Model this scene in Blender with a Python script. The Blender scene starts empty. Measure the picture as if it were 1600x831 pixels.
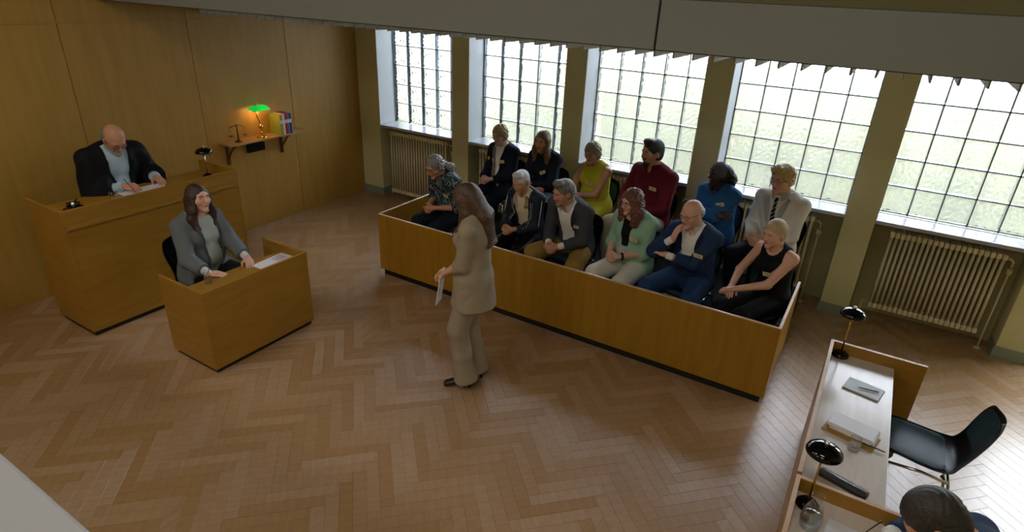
import bpy, bmesh, math, random
import numpy as np
from mathutils import Vector, Matrix

# ---------------------------------------------------------------- camera
PI = math.pi
SC = bpy.context.scene
COL = SC.collection
FPX, YAW, PITCH, ROLL, CAMZ = 936.83, -0.536986, 0.437555, 0.0433714, 3.0
cam_d = bpy.data.cameras.new('camera')
cam = bpy.data.objects.new('camera', cam_d); COL.objects.link(cam)
cam_d.sensor_fit = 'HORIZONTAL'; cam_d.sensor_width = 36.0
cam_d.lens = 36.0 * FPX / 1600.0
cam_d.clip_start = 0.02
_f = Vector((math.sin(YAW) * math.cos(PITCH), math.cos(YAW) * math.cos(PITCH), -math.sin(PITCH)))
_r = Vector((math.cos(YAW), -math.sin(YAW), 0)); _u = _r.cross(_f)
_r2 = _r * math.cos(ROLL) + _u * math.sin(ROLL); _u2 = -_r * math.sin(ROLL) + _u * math.cos(ROLL)
_m = Matrix((_r2, _u2, -_f)).transposed().to_4x4(); _m.translation = (0, 0, CAMZ)
cam.matrix_world = _m
SC.camera = cam

# ---------------------------------------------------------------- world, light, exposure
world = bpy.data.worlds.new('sky'); SC.world = world; world.use_nodes = True
_bg = world.node_tree.nodes['Background']
_bg.inputs[0].default_value = (0.84, 0.92, 1.0, 1)
# overcast sky: three times brighter overhead than at the horizon
SKY = 5.2
_n = world.node_tree; _tc = _n.nodes.new('ShaderNodeTexCoord'); _sx = _n.nodes.new('ShaderNodeSeparateXYZ'); _mr = _n.nodes.new('ShaderNodeMapRange')
_mr.inputs['From Min'].default_value = 0; _mr.inputs['From Max'].default_value = 1; _mr.inputs['To Min'].default_value = SKY; _mr.inputs['To Max'].default_value = SKY * 3
_n.links.new(_tc.outputs['Generated'], _sx.inputs[0]); _n.links.new(_sx.outputs['Z'], _mr.inputs['Value']); _n.links.new(_mr.outputs['Result'], _bg.inputs[1])
SC.view_settings.view_transform = 'Standard'; SC.view_settings.look = 'None'
SC.view_settings.gamma = 1.0; SC.view_settings.use_curve_mapping = False
SC.view_settings.exposure = 0.5

def area_light(name, loc, rot, sx, sy, power, color, portal=False):
    l = bpy.data.lights.new(name, 'AREA'); l.shape = 'RECTANGLE'; l.size = sx; l.size_y = sy
    l.energy = power; l.color = color
    if portal: l.cycles.is_portal = True
    o = bpy.data.objects.new(name, l); COL.objects.link(o); o.location = loc; o.rotation_euler = rot
    return o
WIN_X = [(-6.23, -4.92), (-4.65, -3.27), (-3.01, -1.665), (-1.39, -0.08), (0.19, 1.435), (1.71, 3.0)]
for a, b in WIN_X:      # daylight entering through each window
    area_light('sky_portal', ((a + b) / 2, 7.02, 1.76), (-PI / 2, 0, 0), b - a, 1.4, 1, (1, 1, 1), True)
# out-of-view fill lights added to brighten the room (their fittings are built below)
LUM = [(-5.0, -1.2), (-2.6, -1.2), (-0.2, -1.2), (-5.0, .9), (-2.6, .9), (-0.2, .9)]
FILL_POWER = 11.5
for x, y in LUM:
    area_light('luminaire_light', (x, y, 4.06), (0, 0, 0), 1.1, 0.3, FILL_POWER, (1.0, 0.94, 0.84))

# ---------------------------------------------------------------- helpers
def lin(c):
    if isinstance(c, str):
        c = [int(c[i:i + 2], 16) / 255 for i in (0, 2, 4)]
        c = [x / 12.92 if x <= .04045 else ((x + .055) / 1.055) ** 2.4 for x in c]
    return (c[0], c[1], c[2], 1.0)
MATS = {}
def mat(name, color, rough=0.6, metal=0.0, bump=0.0, bscale=200.0, var=0.0, vscale=6.0, spec=0.5, sheen=0.0):
    if name in MATS: return MATS[name]
    m = bpy.data.materials.new(name); m.use_nodes = True; nt = m.node_tree; b = nt.nodes['Principled BSDF']
    b.inputs['Base Color'].default_value = lin(color); b.inputs['Roughness'].default_value = rough
    b.inputs['Metallic'].default_value = metal; b.inputs['Specular IOR Level'].default_value = spec
    if sheen: b.inputs['Sheen Weight'].default_value = sheen
    tc = nt.nodes.new('ShaderNodeTexCoord')
    if bump > 0:
        n = nt.nodes.new('ShaderNodeTexNoise'); n.inputs['Scale'].default_value = bscale; n.inputs['Detail'].default_value = 3
        bp = nt.nodes.new('ShaderNodeBump'); bp.inputs['Strength'].default_value = bump; bp.inputs['Distance'].default_value = 0.01
        nt.links.new(tc.outputs['Object'], n.inputs['Vector']); nt.links.new(n.outputs['Fac'], bp.inputs['Height'])
        nt.links.new(bp.outputs['Normal'], b.inputs['Normal'])
    if var > 0:
        n = nt.nodes.new('ShaderNodeTexNoise'); n.inputs['Scale'].default_value = vscale; n.inputs['Detail'].default_value = 4
        mx = nt.nodes.new('ShaderNodeHueSaturation'); mx.inputs['Color'].default_value = lin(color)
        mr = nt.nodes.new('ShaderNodeMapRange'); mr.inputs['To Min'].default_value = 1 - var; mr.inputs['To Max'].default_value = 1 + var
        nt.links.new(tc.outputs['Object'], n.inputs['Vector']); nt.links.new(n.outputs['Fac'], mr.inputs['Value'])
        nt.links.new(mr.outputs['Result'], mx.inputs['Value']); nt.links.new(mx.outputs['Color'], b.inputs['Base Color'])
    MATS[name] = m
    return m

def wood_mat(name, dark, light, scale=(1, 1, 14), rough=0.4, per_piece=0.0, spec=0.5, rot=(0, 0, 0)):
    """veneer: long soft grain streaks; scale stretches the noise across the grain"""
    m = bpy.data.materials.new(name); m.use_nodes = True; nt = m.node_tree; b = nt.nodes['Principled BSDF']
    L = nt.links.new
    tc = nt.nodes.new('ShaderNodeTexCoord'); mp = nt.nodes.new('ShaderNodeMapping')
    mp.inputs['Scale'].default_value = scale; mp.inputs['Rotation'].default_value = rot
    L(tc.outputs['Object'], mp.inputs['Vector'])
    n = nt.nodes.new('ShaderNodeTexNoise'); n.inputs['Scale'].default_value = 3.0; n.inputs['Detail'].default_value = 6; n.inputs['Roughness'].default_value = .6
    L(mp.outputs['Vector'], n.inputs['Vector'])
    cr = nt.nodes.new('ShaderNodeValToRGB'); cr.color_ramp.elements[0].position = .3; cr.color_ramp.elements[1].position = .7
    cr.color_ramp.elements[0].color = lin(dark); cr.color_ramp.elements[1].color = lin(light)
    L(n.outputs['Fac'], cr.inputs['Fac'])
    out = cr.outputs['Color']
    if per_piece > 0:
        oi = nt.nodes.new('ShaderNodeObjectInfo'); ge = nt.nodes.new('ShaderNodeNewGeometry')
        ad = nt.nodes.new('ShaderNodeMath'); ad.operation = 'ADD'
        L(oi.outputs['Random'], ad.inputs[0]); L(ge.outputs['Random Per Island'], ad.inputs[1])
        fr = nt.nodes.new('ShaderNodeMath'); fr.operation = 'FRACT'; L(ad.outputs[0], fr.inputs[0])
        mr = nt.nodes.new('ShaderNodeMapRange'); mr.inputs['To Min'].default_value = 1 - per_piece; mr.inputs['To Max'].default_value = 1 + per_piece
        L(fr.outputs[0], mr.inputs['Value'])
        hs = nt.nodes.new('ShaderNodeHueSaturation'); L(out, hs.inputs['Color']); L(mr.outputs['Result'], hs.inputs['Value'])
        mr2 = nt.nodes.new('ShaderNodeMapRange'); mr2.inputs['To Min'].default_value = 1.1; mr2.inputs['To Max'].default_value = .85
        L(fr.outputs[0], mr2.inputs['Value']); L(mr2.outputs['Result'], hs.inputs['Saturation'])
        out = hs.outputs['Color']
    L(out, b.inputs['Base Color']); b.inputs['Roughness'].default_value = rough; b.inputs['Specular IOR Level'].default_value = spec
    bp = nt.nodes.new('ShaderNodeBump'); bp.inputs['Strength'].default_value = .05; bp.inputs['Distance'].default_value = .01
    L(n.outputs['Fac'], bp.inputs['Height']); L(bp.outputs['Normal'], b.inputs['Normal'])
    MATS[name] = m
    return m

def glass_mat(name, color=(1, 1, 1), alpha=.75):
    m = bpy.data.materials.new(name); m.use_nodes = True; nt = m.node_tree; nt.nodes.clear()
    o = nt.nodes.new('ShaderNodeOutputMaterial'); mx = nt.nodes.new('ShaderNodeMixShader')
    t = nt.nodes.new('ShaderNodeBsdfTransparent'); g = nt.nodes.new('ShaderNodeBsdfGlossy'); g.inputs['Roughness'].default_value = .05
    t.inputs[0].default_value = (*color, 1); fr = nt.nodes.new('ShaderNodeLayerWeight'); fr.inputs[0].default_value = .12
    a = nt.nodes.new('ShaderNodeMath'); a.operation = 'ADD'; a.inputs[1].default_value = 1 - alpha
    nt.links.new(fr.outputs['Facing'], a.inputs[0]); nt.links.new(a.outputs[0], mx.inputs[0])
    nt.links.new(t.outputs[0], mx.inputs[1]); nt.links.new(g.outputs[0], mx.inputs[2]); nt.links.new(mx.outputs[0], o.inputs[0])
    MATS[name] = m; return m

def tag(o, label=None, cat=None, group=None, kind=None):
    if label: o['label'] = label
    if cat: o['category'] = cat
    if group: o['group'] = group
    if kind: o['kind'] = kind
    return o
def thing(name, label, cat, loc=(0, 0, 0), rotz=0.0, group=None):
    o = bpy.data.objects.new(name, None); o.empty_display_size = .1; COL.objects.link(o)
    o.location = loc; o.rotation_euler = (0, 0, rotz)
    return tag(o, label, cat, group)
def link_mesh(name, me, m, parent=None, smooth=False):
    o = bpy.data.objects.new(name, me); COL.objects.link(o)
    if m is not None and len(me.materials) == 0:
        for mm in (m if isinstance(m, (list, tuple)) else [m]): me.materials.append(mm)
    if parent is not None: o.parent = parent
    if smooth: me.shade_smooth()
    return o
class MB:
    """collects simple shapes into one mesh"""
    def __init__(s): s.bm = bmesh.new()
    def box(s, x0, x1, y0, y1, z0, z1, bev=0.0, mi=0, M=None):
        r = bmesh.ops.create_cube(s.bm, size=1.0); vs = r['verts']
        bmesh.ops.scale(s.bm, verts=vs, vec=(x1 - x0, y1 - y0, z1 - z0))
        bmesh.ops.translate(s.bm, verts=vs, vec=((x0 + x1) / 2, (y0 + y1) / 2, (z0 + z1) / 2))
        if M is not None: bmesh.ops.transform(s.bm, verts=vs, matrix=M)
        fs = list({f for v in vs for f in v.link_faces})
        for f in fs: f.material_index = mi
        if bev > 0:
            es = list({e for v in vs for e in v.link_edges})
            bmesh.ops.bevel(s.bm, geom=es, offset=bev, segments=2, affect='EDGES', profile=.5)
        return s
    def tube(s, pts, r, n=10, mi=0, closed=False, cap=True):
        pts = [Vector(p) for p in pts]; rs = r if isinstance(r, (list, tuple)) else [r] * len(pts)
        rings = []; up = None; N = len(pts)
        for i, p in enumerate(pts):
            if closed: t = (pts[(i + 1) % N] - pts[i - 1]).normalized()
            else: t = (pts[min(i + 1, N - 1)] - pts[max(i - 1, 0)]).normalized()
            if up is None:
                up = Vector((0, 0, 1)) if abs(t.z) < .9 else Vector((1, 0, 0))
            a = t.cross(up).normalized(); up = a.cross(t).normalized()
            rings.append([s.bm.verts.new(p + rs[i] * (a * math.cos(2 * PI * k / n) + up * math.sin(2 * PI * k / n))) for k in range(n)])
        M = N if closed else N - 1
        for i in range(M):
            A, B = rings[i], rings[(i + 1) % N]
            for k in range(n):
                f = s.bm.faces.new((A[k], A[(k + 1) % n], B[(k + 1) % n], B[k])); f.material_index = mi; f.smooth = True
        if cap and not closed:
            s.bm.faces.new(rings[0]).material_index = mi; s.bm.faces.new(rings[-1][::-1]).material_index = mi
        return s
    def lathe(s, prof, c=(0, 0, 0), n=24, mi=0, M=None):
        rings = []
        for r, z in prof:
            rings.append([s.bm.verts.new(Vector((c[0] + r * math.cos(2 * PI * k / n), c[1] + r * math.sin(2 * PI * k / n), c[2] + z))) for k in range(n)])
        for A, B in zip(rings, rings[1:]):
            for k in range(n):
                f = s.bm.faces.new((A[k], A[(k + 1) % n], B[(k + 1) % n], B[k])); f.material_index = mi; f.smooth = True
        for R in (rings[0], rings[-1]):
            try: s.bm.faces.new(R).material_index = mi
            except Exception: pass
        if M is not None: bmesh.ops.transform(s.bm, verts=[v for R in rings for v in R], matrix=M)
        return s
    def mesh(s, name='mesh'):
        bmesh.ops.recalc_face_normals(s.bm, faces=s.bm.faces)
        me = bpy.data.meshes.new(name); s.bm.to_mesh(me); s.bm.free(); return me
    def build(s, name, m, parent=None, smooth=False, loc=None):
        o = link_mesh(name, s.mesh(name), m, parent, smooth)
        if loc is not None: o.location = loc
        return o
def copy_tree(o, parent=None):
    c = o.copy(); COL.objects.link(c)
    if parent is not None: c.parent = parent
    for ch in list(o.children): copy_tree(ch, c)
    return c
# ---------------------------------------------------------------- materials of the room
WOOD = wood_mat('wall_veneer', 'a67f32', 'b28b40', (1, 5, .5), .5)
BENCHW = wood_mat('bench_veneer', '966c20', 'a87c2c', (1, 1, 6), .38)
JURYW = wood_mat('jury_veneer', '966a10', 'a87c1a', (6, 1, .7), .42)
EDGE = wood_mat('pale_edge', 'c09a78', 'd2ae8c', (5, 5, 5), .45)
DESKTOP = wood_mat('desk_top_veneer', 'd4c6b8', 'e0d4c8', (8, 1, 1), .22)  # strong window sheen put into this paler veneer colour
PLANK = wood_mat('parquet', '9c7a56', 'b08c64', (9, 1.2, 1), .30, per_piece=.11)
PLANK.node_tree.nodes['Principled BSDF'].inputs['Coat Weight'].default_value = .6; PLANK.node_tree.nodes['Principled BSDF'].inputs['Coat Roughness'].default_value = .34
FLOORBASE = mat('floor_groove', '6a4a2c', .6)
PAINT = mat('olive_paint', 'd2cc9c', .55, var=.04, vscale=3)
PAINTD = mat('olive_paint_recess', 'beb686', .6, var=.04)  # same olive paint with the shade of the recess put into it
WHITEP = mat('white_reveal', 'd0d4d6', .5)
SILLM = mat('sill_marble', 'b8bcc8', .25, var=.08, vscale=12)
BASEB = mat('baseboard_grey', '8a9484', .5)
RADM = mat('radiator_enamel', 'dacdaa', .35)
BLACKP = mat('black_plinth', '0c0b0a', .5)
CARPET = mat('dark_carpet', '1b2227', .85, bump=.3, bscale=400)
FASCIA = mat('fascia_paint', '7e8078', .55, var=.03, vscale=2)
FASCTOP = mat('fascia_top', '5a7078', .4)  # bluish reflection on the beam top put into its colour
FINM = mat('baffle_paint', 'c0beb4', .6)
DARKGAP = mat('dark_gap', '0a0a0a', .7)
MORTAR = mat('mortar', '8090a0', .6)
CEILM = mat('ceiling_paint', 'a8a698', .8)
GRAYW = mat('gallery_white', 'c8c8c6', .6)

XL, XR, YW, YG, YB = -6.62, 3.0, 6.52, 6.84, -2.6
CEIL = 4.2
# ---------------------------------------------------------------- floor with herringbone parquet
fl = MB().box(XL - .1, XR + .1, YB - .1, YG + .1, -.12, -.006).build('floor', FLOORBASE); tag(fl, kind='structure')
PW, PL = .085, .51
def plank_mesh():
    b = MB().box(-PL / 2 + .0005, PL / 2 - .0005, -PW / 2 + .0005, PW / 2 - .0005, -.006, 0, 0)
    top = [e for e in b.bm.edges if all(v.co.z > -.001 for v in e.verts)]
    bmesh.ops.bevel(b.bm, geom=top, offset=.0007, segments=1, affect='EDGES')
    return b.mesh('plank')
pm = plank_mesh(); pm.materials.append(PLANK)
# herringbone lattice, turned 45 degrees to the walls
plk = []
n = int(PL / PW)
c45, s45 = math.cos(PI / 4), math.sin(PI / 4)
for i in range(-160, 161):
    for j in range(-26, 27):
        # plank pair: horizontal at (i*PW + j*2*PL ..., i*PW)
        for typ in (0, 1):
            if typ == 0: cx, cy, an = i * PW + j * 2 * PL + PL / 2, i * PW + PW / 2, 0
            else: cx, cy, an = i * PW + j * 2 * PL + PL + PW / 2, i * PW - PL / 2 + PW , PI / 2
            x = cx * c45 - cy * s45 - 2.0; y = cx * s45 + cy * c45 + 3.0
            if XL - .15 < x < XR + .1 and -.5 < y < YG + .17: plk.append((x, y, an + PI / 4))
def cam_px(x, y, z=0.0):
    p = _m.inverted() @ Vector((x, y, z)); 
    if p.z > -.05: return (-9e3, -9e3, 0)
    return (800 + FPX * p.x / -p.z, 415.5 - FPX * p.y / -p.z, -p.z)
near, rest = [], []
for q in plk:
    u, v, d = cam_px(q[0], q[1])
    ok = -10 < u < 1610 and -10 < v < 840 and not (q[0] > .1 and q[0] < .7 and q[1] < 4.4)
    (near if ok else rest).append((d, q))
near.sort(key=lambda t: t[0]); rest += near[300:]; near = near[:300]
for d, (x, y, a) in near:
    o = bpy.data.objects.new('plank', pm); COL.objects.link(o); o.parent = fl; o.location = (x, y, random.Random(x + y).uniform(-.0003, .0003)); o.rotation_euler = (0, 0, a)
V = np.array([v.co[:] for v in pm.vertices]); F = [tuple(p.vertices) for p in pm.polygons]
vs, fs = [], []
for k, (d, (x, y, a)) in enumerate(rest):
    ca, sa = math.cos(a), math.sin(a); off = len(vs)
    for p in V: vs.append((x + ca * p[0] - sa * p[1], y + sa * p[0] + ca * p[1], p[2]))
    fs += [tuple(i + off for i in f) for f in F]
me = bpy.data.meshes.new('planks'); me.from_pydata(vs, [], fs)
# local coordinates of each plank are stored so its grain follows it
o = link_mesh('planks', me, PLANK, fl); tag(o, kind='stuff')

# ---------------------------------------------------------------- left wall of wood panels
wl = MB().box(XL - .14, XL - .022, YB, YG + .2, 0, CEIL).build('wall_left', DARKGAP); tag(wl, kind='structure')
ys = [-2.6, -.93, .32, 1.57, 2.82, 4.065, 5.32, YW + .0]
for a, b in zip(ys, ys[1:]):
    MB().box(XL - .022, XL, a + .003, b - .003, 0.0, 2.525, .002).build('panel', WOOD, wl)
    MB().box(XL - .022, XL, a + .003, b - .003, 2.54, CEIL, .002).build('panel', WOOD, wl)
o = MB().box(XL, XL + .006, YB, YW, 2.522, 2.543, .002).build('trim_1', WOOD); tag(o, kind='structure')
# ---------------------------------------------------------------- window wall
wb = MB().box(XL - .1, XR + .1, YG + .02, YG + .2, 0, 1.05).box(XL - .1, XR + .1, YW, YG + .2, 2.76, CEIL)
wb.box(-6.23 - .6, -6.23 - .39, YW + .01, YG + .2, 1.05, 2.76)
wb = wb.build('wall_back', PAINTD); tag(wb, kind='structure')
PIL = [(XL, -6.23), (-4.92, -4.65), (-3.27, -3.01), (-1.665, -1.39), (-.08, .19), (1.435, 1.71), (3.0, 3.1)]
for i, (a, b) in enumerate(PIL):
    p = MB().box(a, b, YW, YG + .2, 0, 2.76, .004).build('pillar', PAINT, wb)
    o = MB().box(a - .0 if i == 0 else a - .012, b + .012, YW - .012, YG - .1, 0, .115, .003).build('baseboard_back', BASEB); tag(o, kind='structure')
NC, NR = 5, 6
RZ = .2675
def block_mesh(w, h):
    """hollow glass block: pillow edges and a relief of crossing leaves pressed in the front and back"""
    b = bmesh.new(); n = 26; t = .04
    def grid(ysign):
        G = []
        for i in range(n + 1):
            row = []
            for j in range(n + 1):
                u = -1 + 2 * i / n; v = -1 + 2 * j / n
                e = max(abs(u), abs(v))
                edge = 0 if e < .86 else -((e - .86) / .14) ** 2 * .008
                rel = 0
                if e < .8:
                    r = math.hypot(u, v); th = math.atan2(v, u)
                    rel = (.0085 * math.cos(8 * th + .9 * math.sin(9 * r)) * min(1, r * 2.5) * (1 - r * .35) + .004 * math.sin(13 * r + 3 * th) + .003 * math.sin(11 * u - 13 * v)) * (1 if ysign < 0 else .35) - .005
                row.append(b.verts.new((u * w / 2, ysign * (t + edge + rel), v * h / 2)))
            G.append(row)
        for i in range(n):
            for j in range(n):
                q = (G[i][j], G[i + 1][j], G[i + 1][j + 1], G[i][j + 1])
                f = b.faces.new(q if ysign < 0 else q[::-1]); f.smooth = True
        return G
    A = grid(-1); B = grid(1)
    for i in range(n):
        b.faces.new((A[i + 1][0], A[i][0], B[i][0], B[i + 1][0])); b.faces.new((A[i][n], A[i + 1][n], B[i + 1][n], B[i][n]))
        b.faces.new((A[0][i], A[0][i + 1], B[0][i + 1], B[0][i])); b.faces.new((A[n][i + 1], A[n][i], B[n][i], B[n][i + 1]))
    me = bpy.data.meshes.new('glass_block'); b.to_mesh(me); b.free(); return me
def glassblock_mat():
    m = bpy.data.materials.new('glass_block'); m.use_nodes = True; nt = m.node_tree; nt.nodes.clear(); L = nt.links.new
    o = nt.nodes.new('ShaderNodeOutputMaterial')
    tr = nt.nodes.new('ShaderNodeBsdfTransparent'); tr.inputs[0].default_value = (.94, .95, .97, 1)
    rf = nt.nodes.new('ShaderNodeBsdfRefraction'); rf.inputs['IOR'].default_value = 1.35; rf.inputs['Roughness'].default_value = .04; rf.inputs[0].default_value = (.94, .95, .98, 1)
    tl = nt.nodes.new('ShaderNodeBsdfTranslucent'); tl.inputs[0].default_value = (.9, .93, .98, 1)
    gl = nt.nodes.new('ShaderNodeBsdfGlossy'); gl.inputs['Roughness'].default_value = .12
    m1 = nt.nodes.new('ShaderNodeMixShader'); m1.inputs[0].default_value = .7; L(tr.outputs[0], m1.inputs[1]); L(rf.outputs[0], m1.inputs[2])
    m2 = nt.nodes.new('ShaderNodeMixShader'); m2.inputs[0].default_value = .05; L(m1.outputs[0], m2.inputs[1]); L(tl.outputs[0], m2.inputs[2])
    fr = nt.nodes.new('ShaderNodeFresnel'); fr.inputs[0].default_value = 1.4
    m3 = nt.nodes.new('ShaderNodeMixShader'); L(fr.outputs[0], m3.inputs[0]); L(m2.outputs[0], m3.inputs[1]); L(gl.outputs[0], m3.inputs[2])
    L(m3.outputs[0], o.inputs[0]); return m
GB = glassblock_mat()
for wi, (a, b) in enumerate(WIN_X[:5]):
    w = thing('window_%d' % (wi + 1), None, None, ((a + b) / 2, YG, 1.08)); tag(w, kind='structure')
    W = b - a; cw = (W - .02) / NC
    bmx = block_mesh(cw - .012, RZ - .012); bmx.materials.append(GB)
    for c in range(NC):
        for r in range(NR):
            o = bpy.data.objects.new('glass_block', bmx); COL.objects.link(o); o.parent = w
            o.location = (-W / 2 + .01 + cw * (c + .5), .05, .012 + RZ * (r + .5))
    g = MB()
    for c in range(NC + 1):
        x = -W / 2 + .01 + cw * c; g.box(x - .006, x + .006, .012, .09, 0, .012 + RZ * NR)
    for r in range(NR + 1):
        z = .012 + RZ * r; g.box(-W / 2, W / 2, .012, .09, z - .006, z + .006)
    g.build('mortar', MORTAR, w)
    MB().box(-W / 2, W / 2, .10 - .42, .012, -.035, 0, .004).build('window_sill', SILLM, w)
    # white plastered reveals
    MB().box(-W / 2, -W / 2 + .003, -.316, .012, 0, 1.66).build('reveal', WHITEP, w)
    MB().box(W / 2 - .003, W / 2, -.316, .012, 0, 1.66).build('reveal', WHITEP, w)
# right wall, wall behind the camera, ceiling
o = MB().box(XR, XR + .12, YB, YG + .2, 0, CEIL).build('wall_right', PAINT); tag(o, kind='structure')
o = MB().box(XL - .1, XR + .1, YB - .12, YB, 0, CEIL).build('wall_front', PAINT); tag(o, kind='structure')
ce = MB().box(XL - .1, XR + .1, YB - .1, YG + .2, CEIL, CEIL + .12).build('ceiling', CEILM); tag(ce, kind='structure')
# baffles under the ceiling along the window wall
YF, ZF, FP = 4.2, 2.594, .1345
fm = MB().box(-.006, .006, YF, YW + .3, 0, .17, .002).mesh('baffle'); fm.materials.append(FINM)
x0 = -.3118 * YF
k0 = int((x0 - (XL + .03)) / FP)
for k in range(-k0, 29):
    o = bpy.data.objects.new('baffle', fm); COL.objects.link(o); o.parent = ce; o.location = (x0 + k * FP, 0, ZF)
# hanging fascia beam with a dark joint
fb = MB().box(XL, XR, 3.22, 3.62, 2.72, 2.955).build('trim_2', DARKGAP); tag(fb, kind='structure')
MB().box(XL, -1.109, 3.2, 3.222, 2.725, 2.967, .002).build('panel', FASCIA, fb)
MB().box(-1.097, XR, 3.2, 3.222, 2.725, 2.967, .002).build('panel', FASCIA, fb)
MB().box(XL, XR, 3.222, 3.64, 2.955, 2.966).build('panel', FASCTOP, fb)
# made-up glowing fittings around the added fill lights
FILL_MAT = bpy.data.materials.new('luminaire_diffuser'); FILL_MAT.use_nodes = True
_b = FILL_MAT.node_tree.nodes['Principled BSDF']; _b.inputs['Emission Color'].default_value = (1, .93, .82, 1); _b.inputs['Emission Strength'].default_value = 2.0
lt = None
FILL_LABELS = ['ceiling light high above the gallery end of the wood wall', 'ceiling light high above the middle of the gallery', 'ceiling light high above the gallery, on the side of the counsel desks', 'ceiling light above the floor in front of the judge bench', 'ceiling light above the middle of the open floor', 'ceiling light above the nearer counsel desk']
for (x, y), lb in zip(LUM, FILL_LABELS):
    t = thing('ceiling_light', 'white rectangular ' + lb, 'ceiling light', (x, y, 4.2), 0, 'ceiling lights above the open floor')
    MB().box(-.6, .6, -.2, .2, -.1, 0, .01).build('housing', GRAYW, t)
    MB().box(-.55, .55, -.15, .15, -.112, -.1).build('diffuser', FILL_MAT, t)
# gallery parapet below the camera
o = MB().box(XL, -.2, -.10, .212, 1.3, 2.3, .006).build('trim_3', mat('parapet_grey', '8c8c8e', .6)); tag(o, kind='structure')

# ---------------------------------------------------------------- outside: pale yard and clipped hedge
YARD = mat('yard_gravel', '585a52', .9, var=.15, vscale=2)
HEDGE = mat('hedge_leaves', '7a7a60', .7, var=.85, vscale=2.2)
o = MB().box(-20, 16, YG + .25, 30, -.6, -.5).build('yard', YARD); tag(o, kind='structure')
rg = random.Random(4)
hb = bmesh.new()
for i in range(120):
    x = -18 + i * .26; r = rg.uniform(.4, .6)
    q = bmesh.ops.create_icosphere(hb, subdivisions=2, radius=r)
    for v in q['verts']:
        v.co = Vector((v.co.x + x, v.co.y + 9.5 + rg.uniform(-.2, .2) * .2, v.co.z * 3.6 + .35)) * 1.0
        v.co += Vector((rg.uniform(-.05, .05), rg.uniform(-.05, .05), rg.uniform(-.05, .05)))
me = bpy.data.meshes.new('hedge'); hb.to_mesh(me); hb.free()
o = link_mesh('hedge', me, HEDGE); tag(o, 'pale green hedge seen blurred through the glass block windows', 'hedge', kind='stuff')
# ---------------------------------------------------------------- materials of the furniture
CHROME = mat('chrome', 'd8d8dc', .15, metal=1.0)
BRASS = mat('brass', 'd8a850', .2, metal=1.0)
GLOSSB = mat('gloss_black', '08080a', .08)
SHELLB = mat('shell_black', '101416', .3)
PADT = mat('pad_dark_teal', '33505c', .38)
PAPER = mat('paper', 'e8e6ec', .6)
WOODDK = mat('bracket_wood', '5a3014', .5, var=.1)
SHELFW = wood_mat('shelf_wood', 'a87c4c', 'bc9058', (6, 1, 1), .4)
CARD = mat('brown_card', 'a8813f', .7)
CLEAR = glass_mat('clear_glass', (.98, .99, .99), .97)
WATER = glass_mat('water', (.96, .98, .99), .97)
DARKC = mat('dark_case', '2a2a2c', .5)
def emis(name, col, st):
    m = mat(name, col); b = m.node_tree.nodes['Principled BSDF']
    b.inputs['Emission Color'].default_value = lin(col); b.inputs['Emission Strength'].default_value = st
    return m
# ---------------------------------------------------------------- radiators
def radiator(x0, x1, z0, z1, n, label, pipe=True):
    t = thing('radiator', label, 'radiator', ((x0 + x1) / 2, 6.62, z0), 0, 'cream column radiators under the windows')
    W = x1 - x0; H = z1 - z0; p = W / n
    b = MB()
    for y in (-.055, .055):
        pts = [(0, y, .03), (0, y, H - .03)]
        b.tube(pts, p * .30, 8)
    for z in (.025, H - .025):
        b.box(-p * .46, p * .46, -.075, .075, z - .03, z + .03, .012)
    b.box(-p * .2, p * .2, -.05, .05, .05, H - .05)
    me = b.mesh('column'); me.materials.append(RADM)
    for i in range(n):
        o = bpy.data.objects.new('column', me); COL.objects.link(o); o.parent = t; o.location = (-W / 2 + p * (i + .5), 0, 0)
    MB().tube([(W / 2, 0, H - .05), (W / 2 + .035, 0, H - .05), (W / 2 + .06, 0, H - .07), (W / 2 + .06, 0, H - .13)], .011, 8).build('elbow_pipe', RADM, t)
    MB().lathe([(.0, -.03), (.022, -.028), (.026, 0), (.022, .028), (0, .03)], (W / 2 + .06, 0, H - .17), 12).build('valve', RADM, t, True)
    MB().tube([(W / 2 + .06, 0, H - .19), (W / 2 + .06, 0, -z0 + .012)], .009, 8).lathe([(.03, 0), (.03, .008), (.012, .02)], (W / 2 + .06, 0, -z0), 12).build('supply_pipe', RADM, t)
    MB().tube([(-W / 2, 0, .03), (-W / 2 - .05, 0, .03), (-W / 2 - .05, 0, -z0 + .01)], .009, 8).build('return_pipe', RADM, t)
    for sx in (-W / 2 + .06, W / 2 - .06):
        MB().tube([(sx, .05, .05), (sx, .21, .05)], .012, 8).build('wall_bracket', RADM, t)
    return t
radiator(-6.09, -5.04, .08, 1.0, 22, 'cream radiator in the left corner under the first window, nearest the wood wall')
radiator(-4.50, -3.45, .13, 1.0, 22, 'cream radiator under the second window, behind the juror in the dark jacket')
radiator(-2.86, -1.86, .16, 1.0, 21, 'cream radiator under the third window, behind the yellow dress and the maroon shirt')
radiator(-1.22, -.33, .17, .98, 19, 'cream radiator under the fourth window, behind the white suit')
radiator(.34, 1.27, .17, .985, 21, 'fully visible cream radiator under the rightmost window with its pipe down to the floor')

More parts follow.
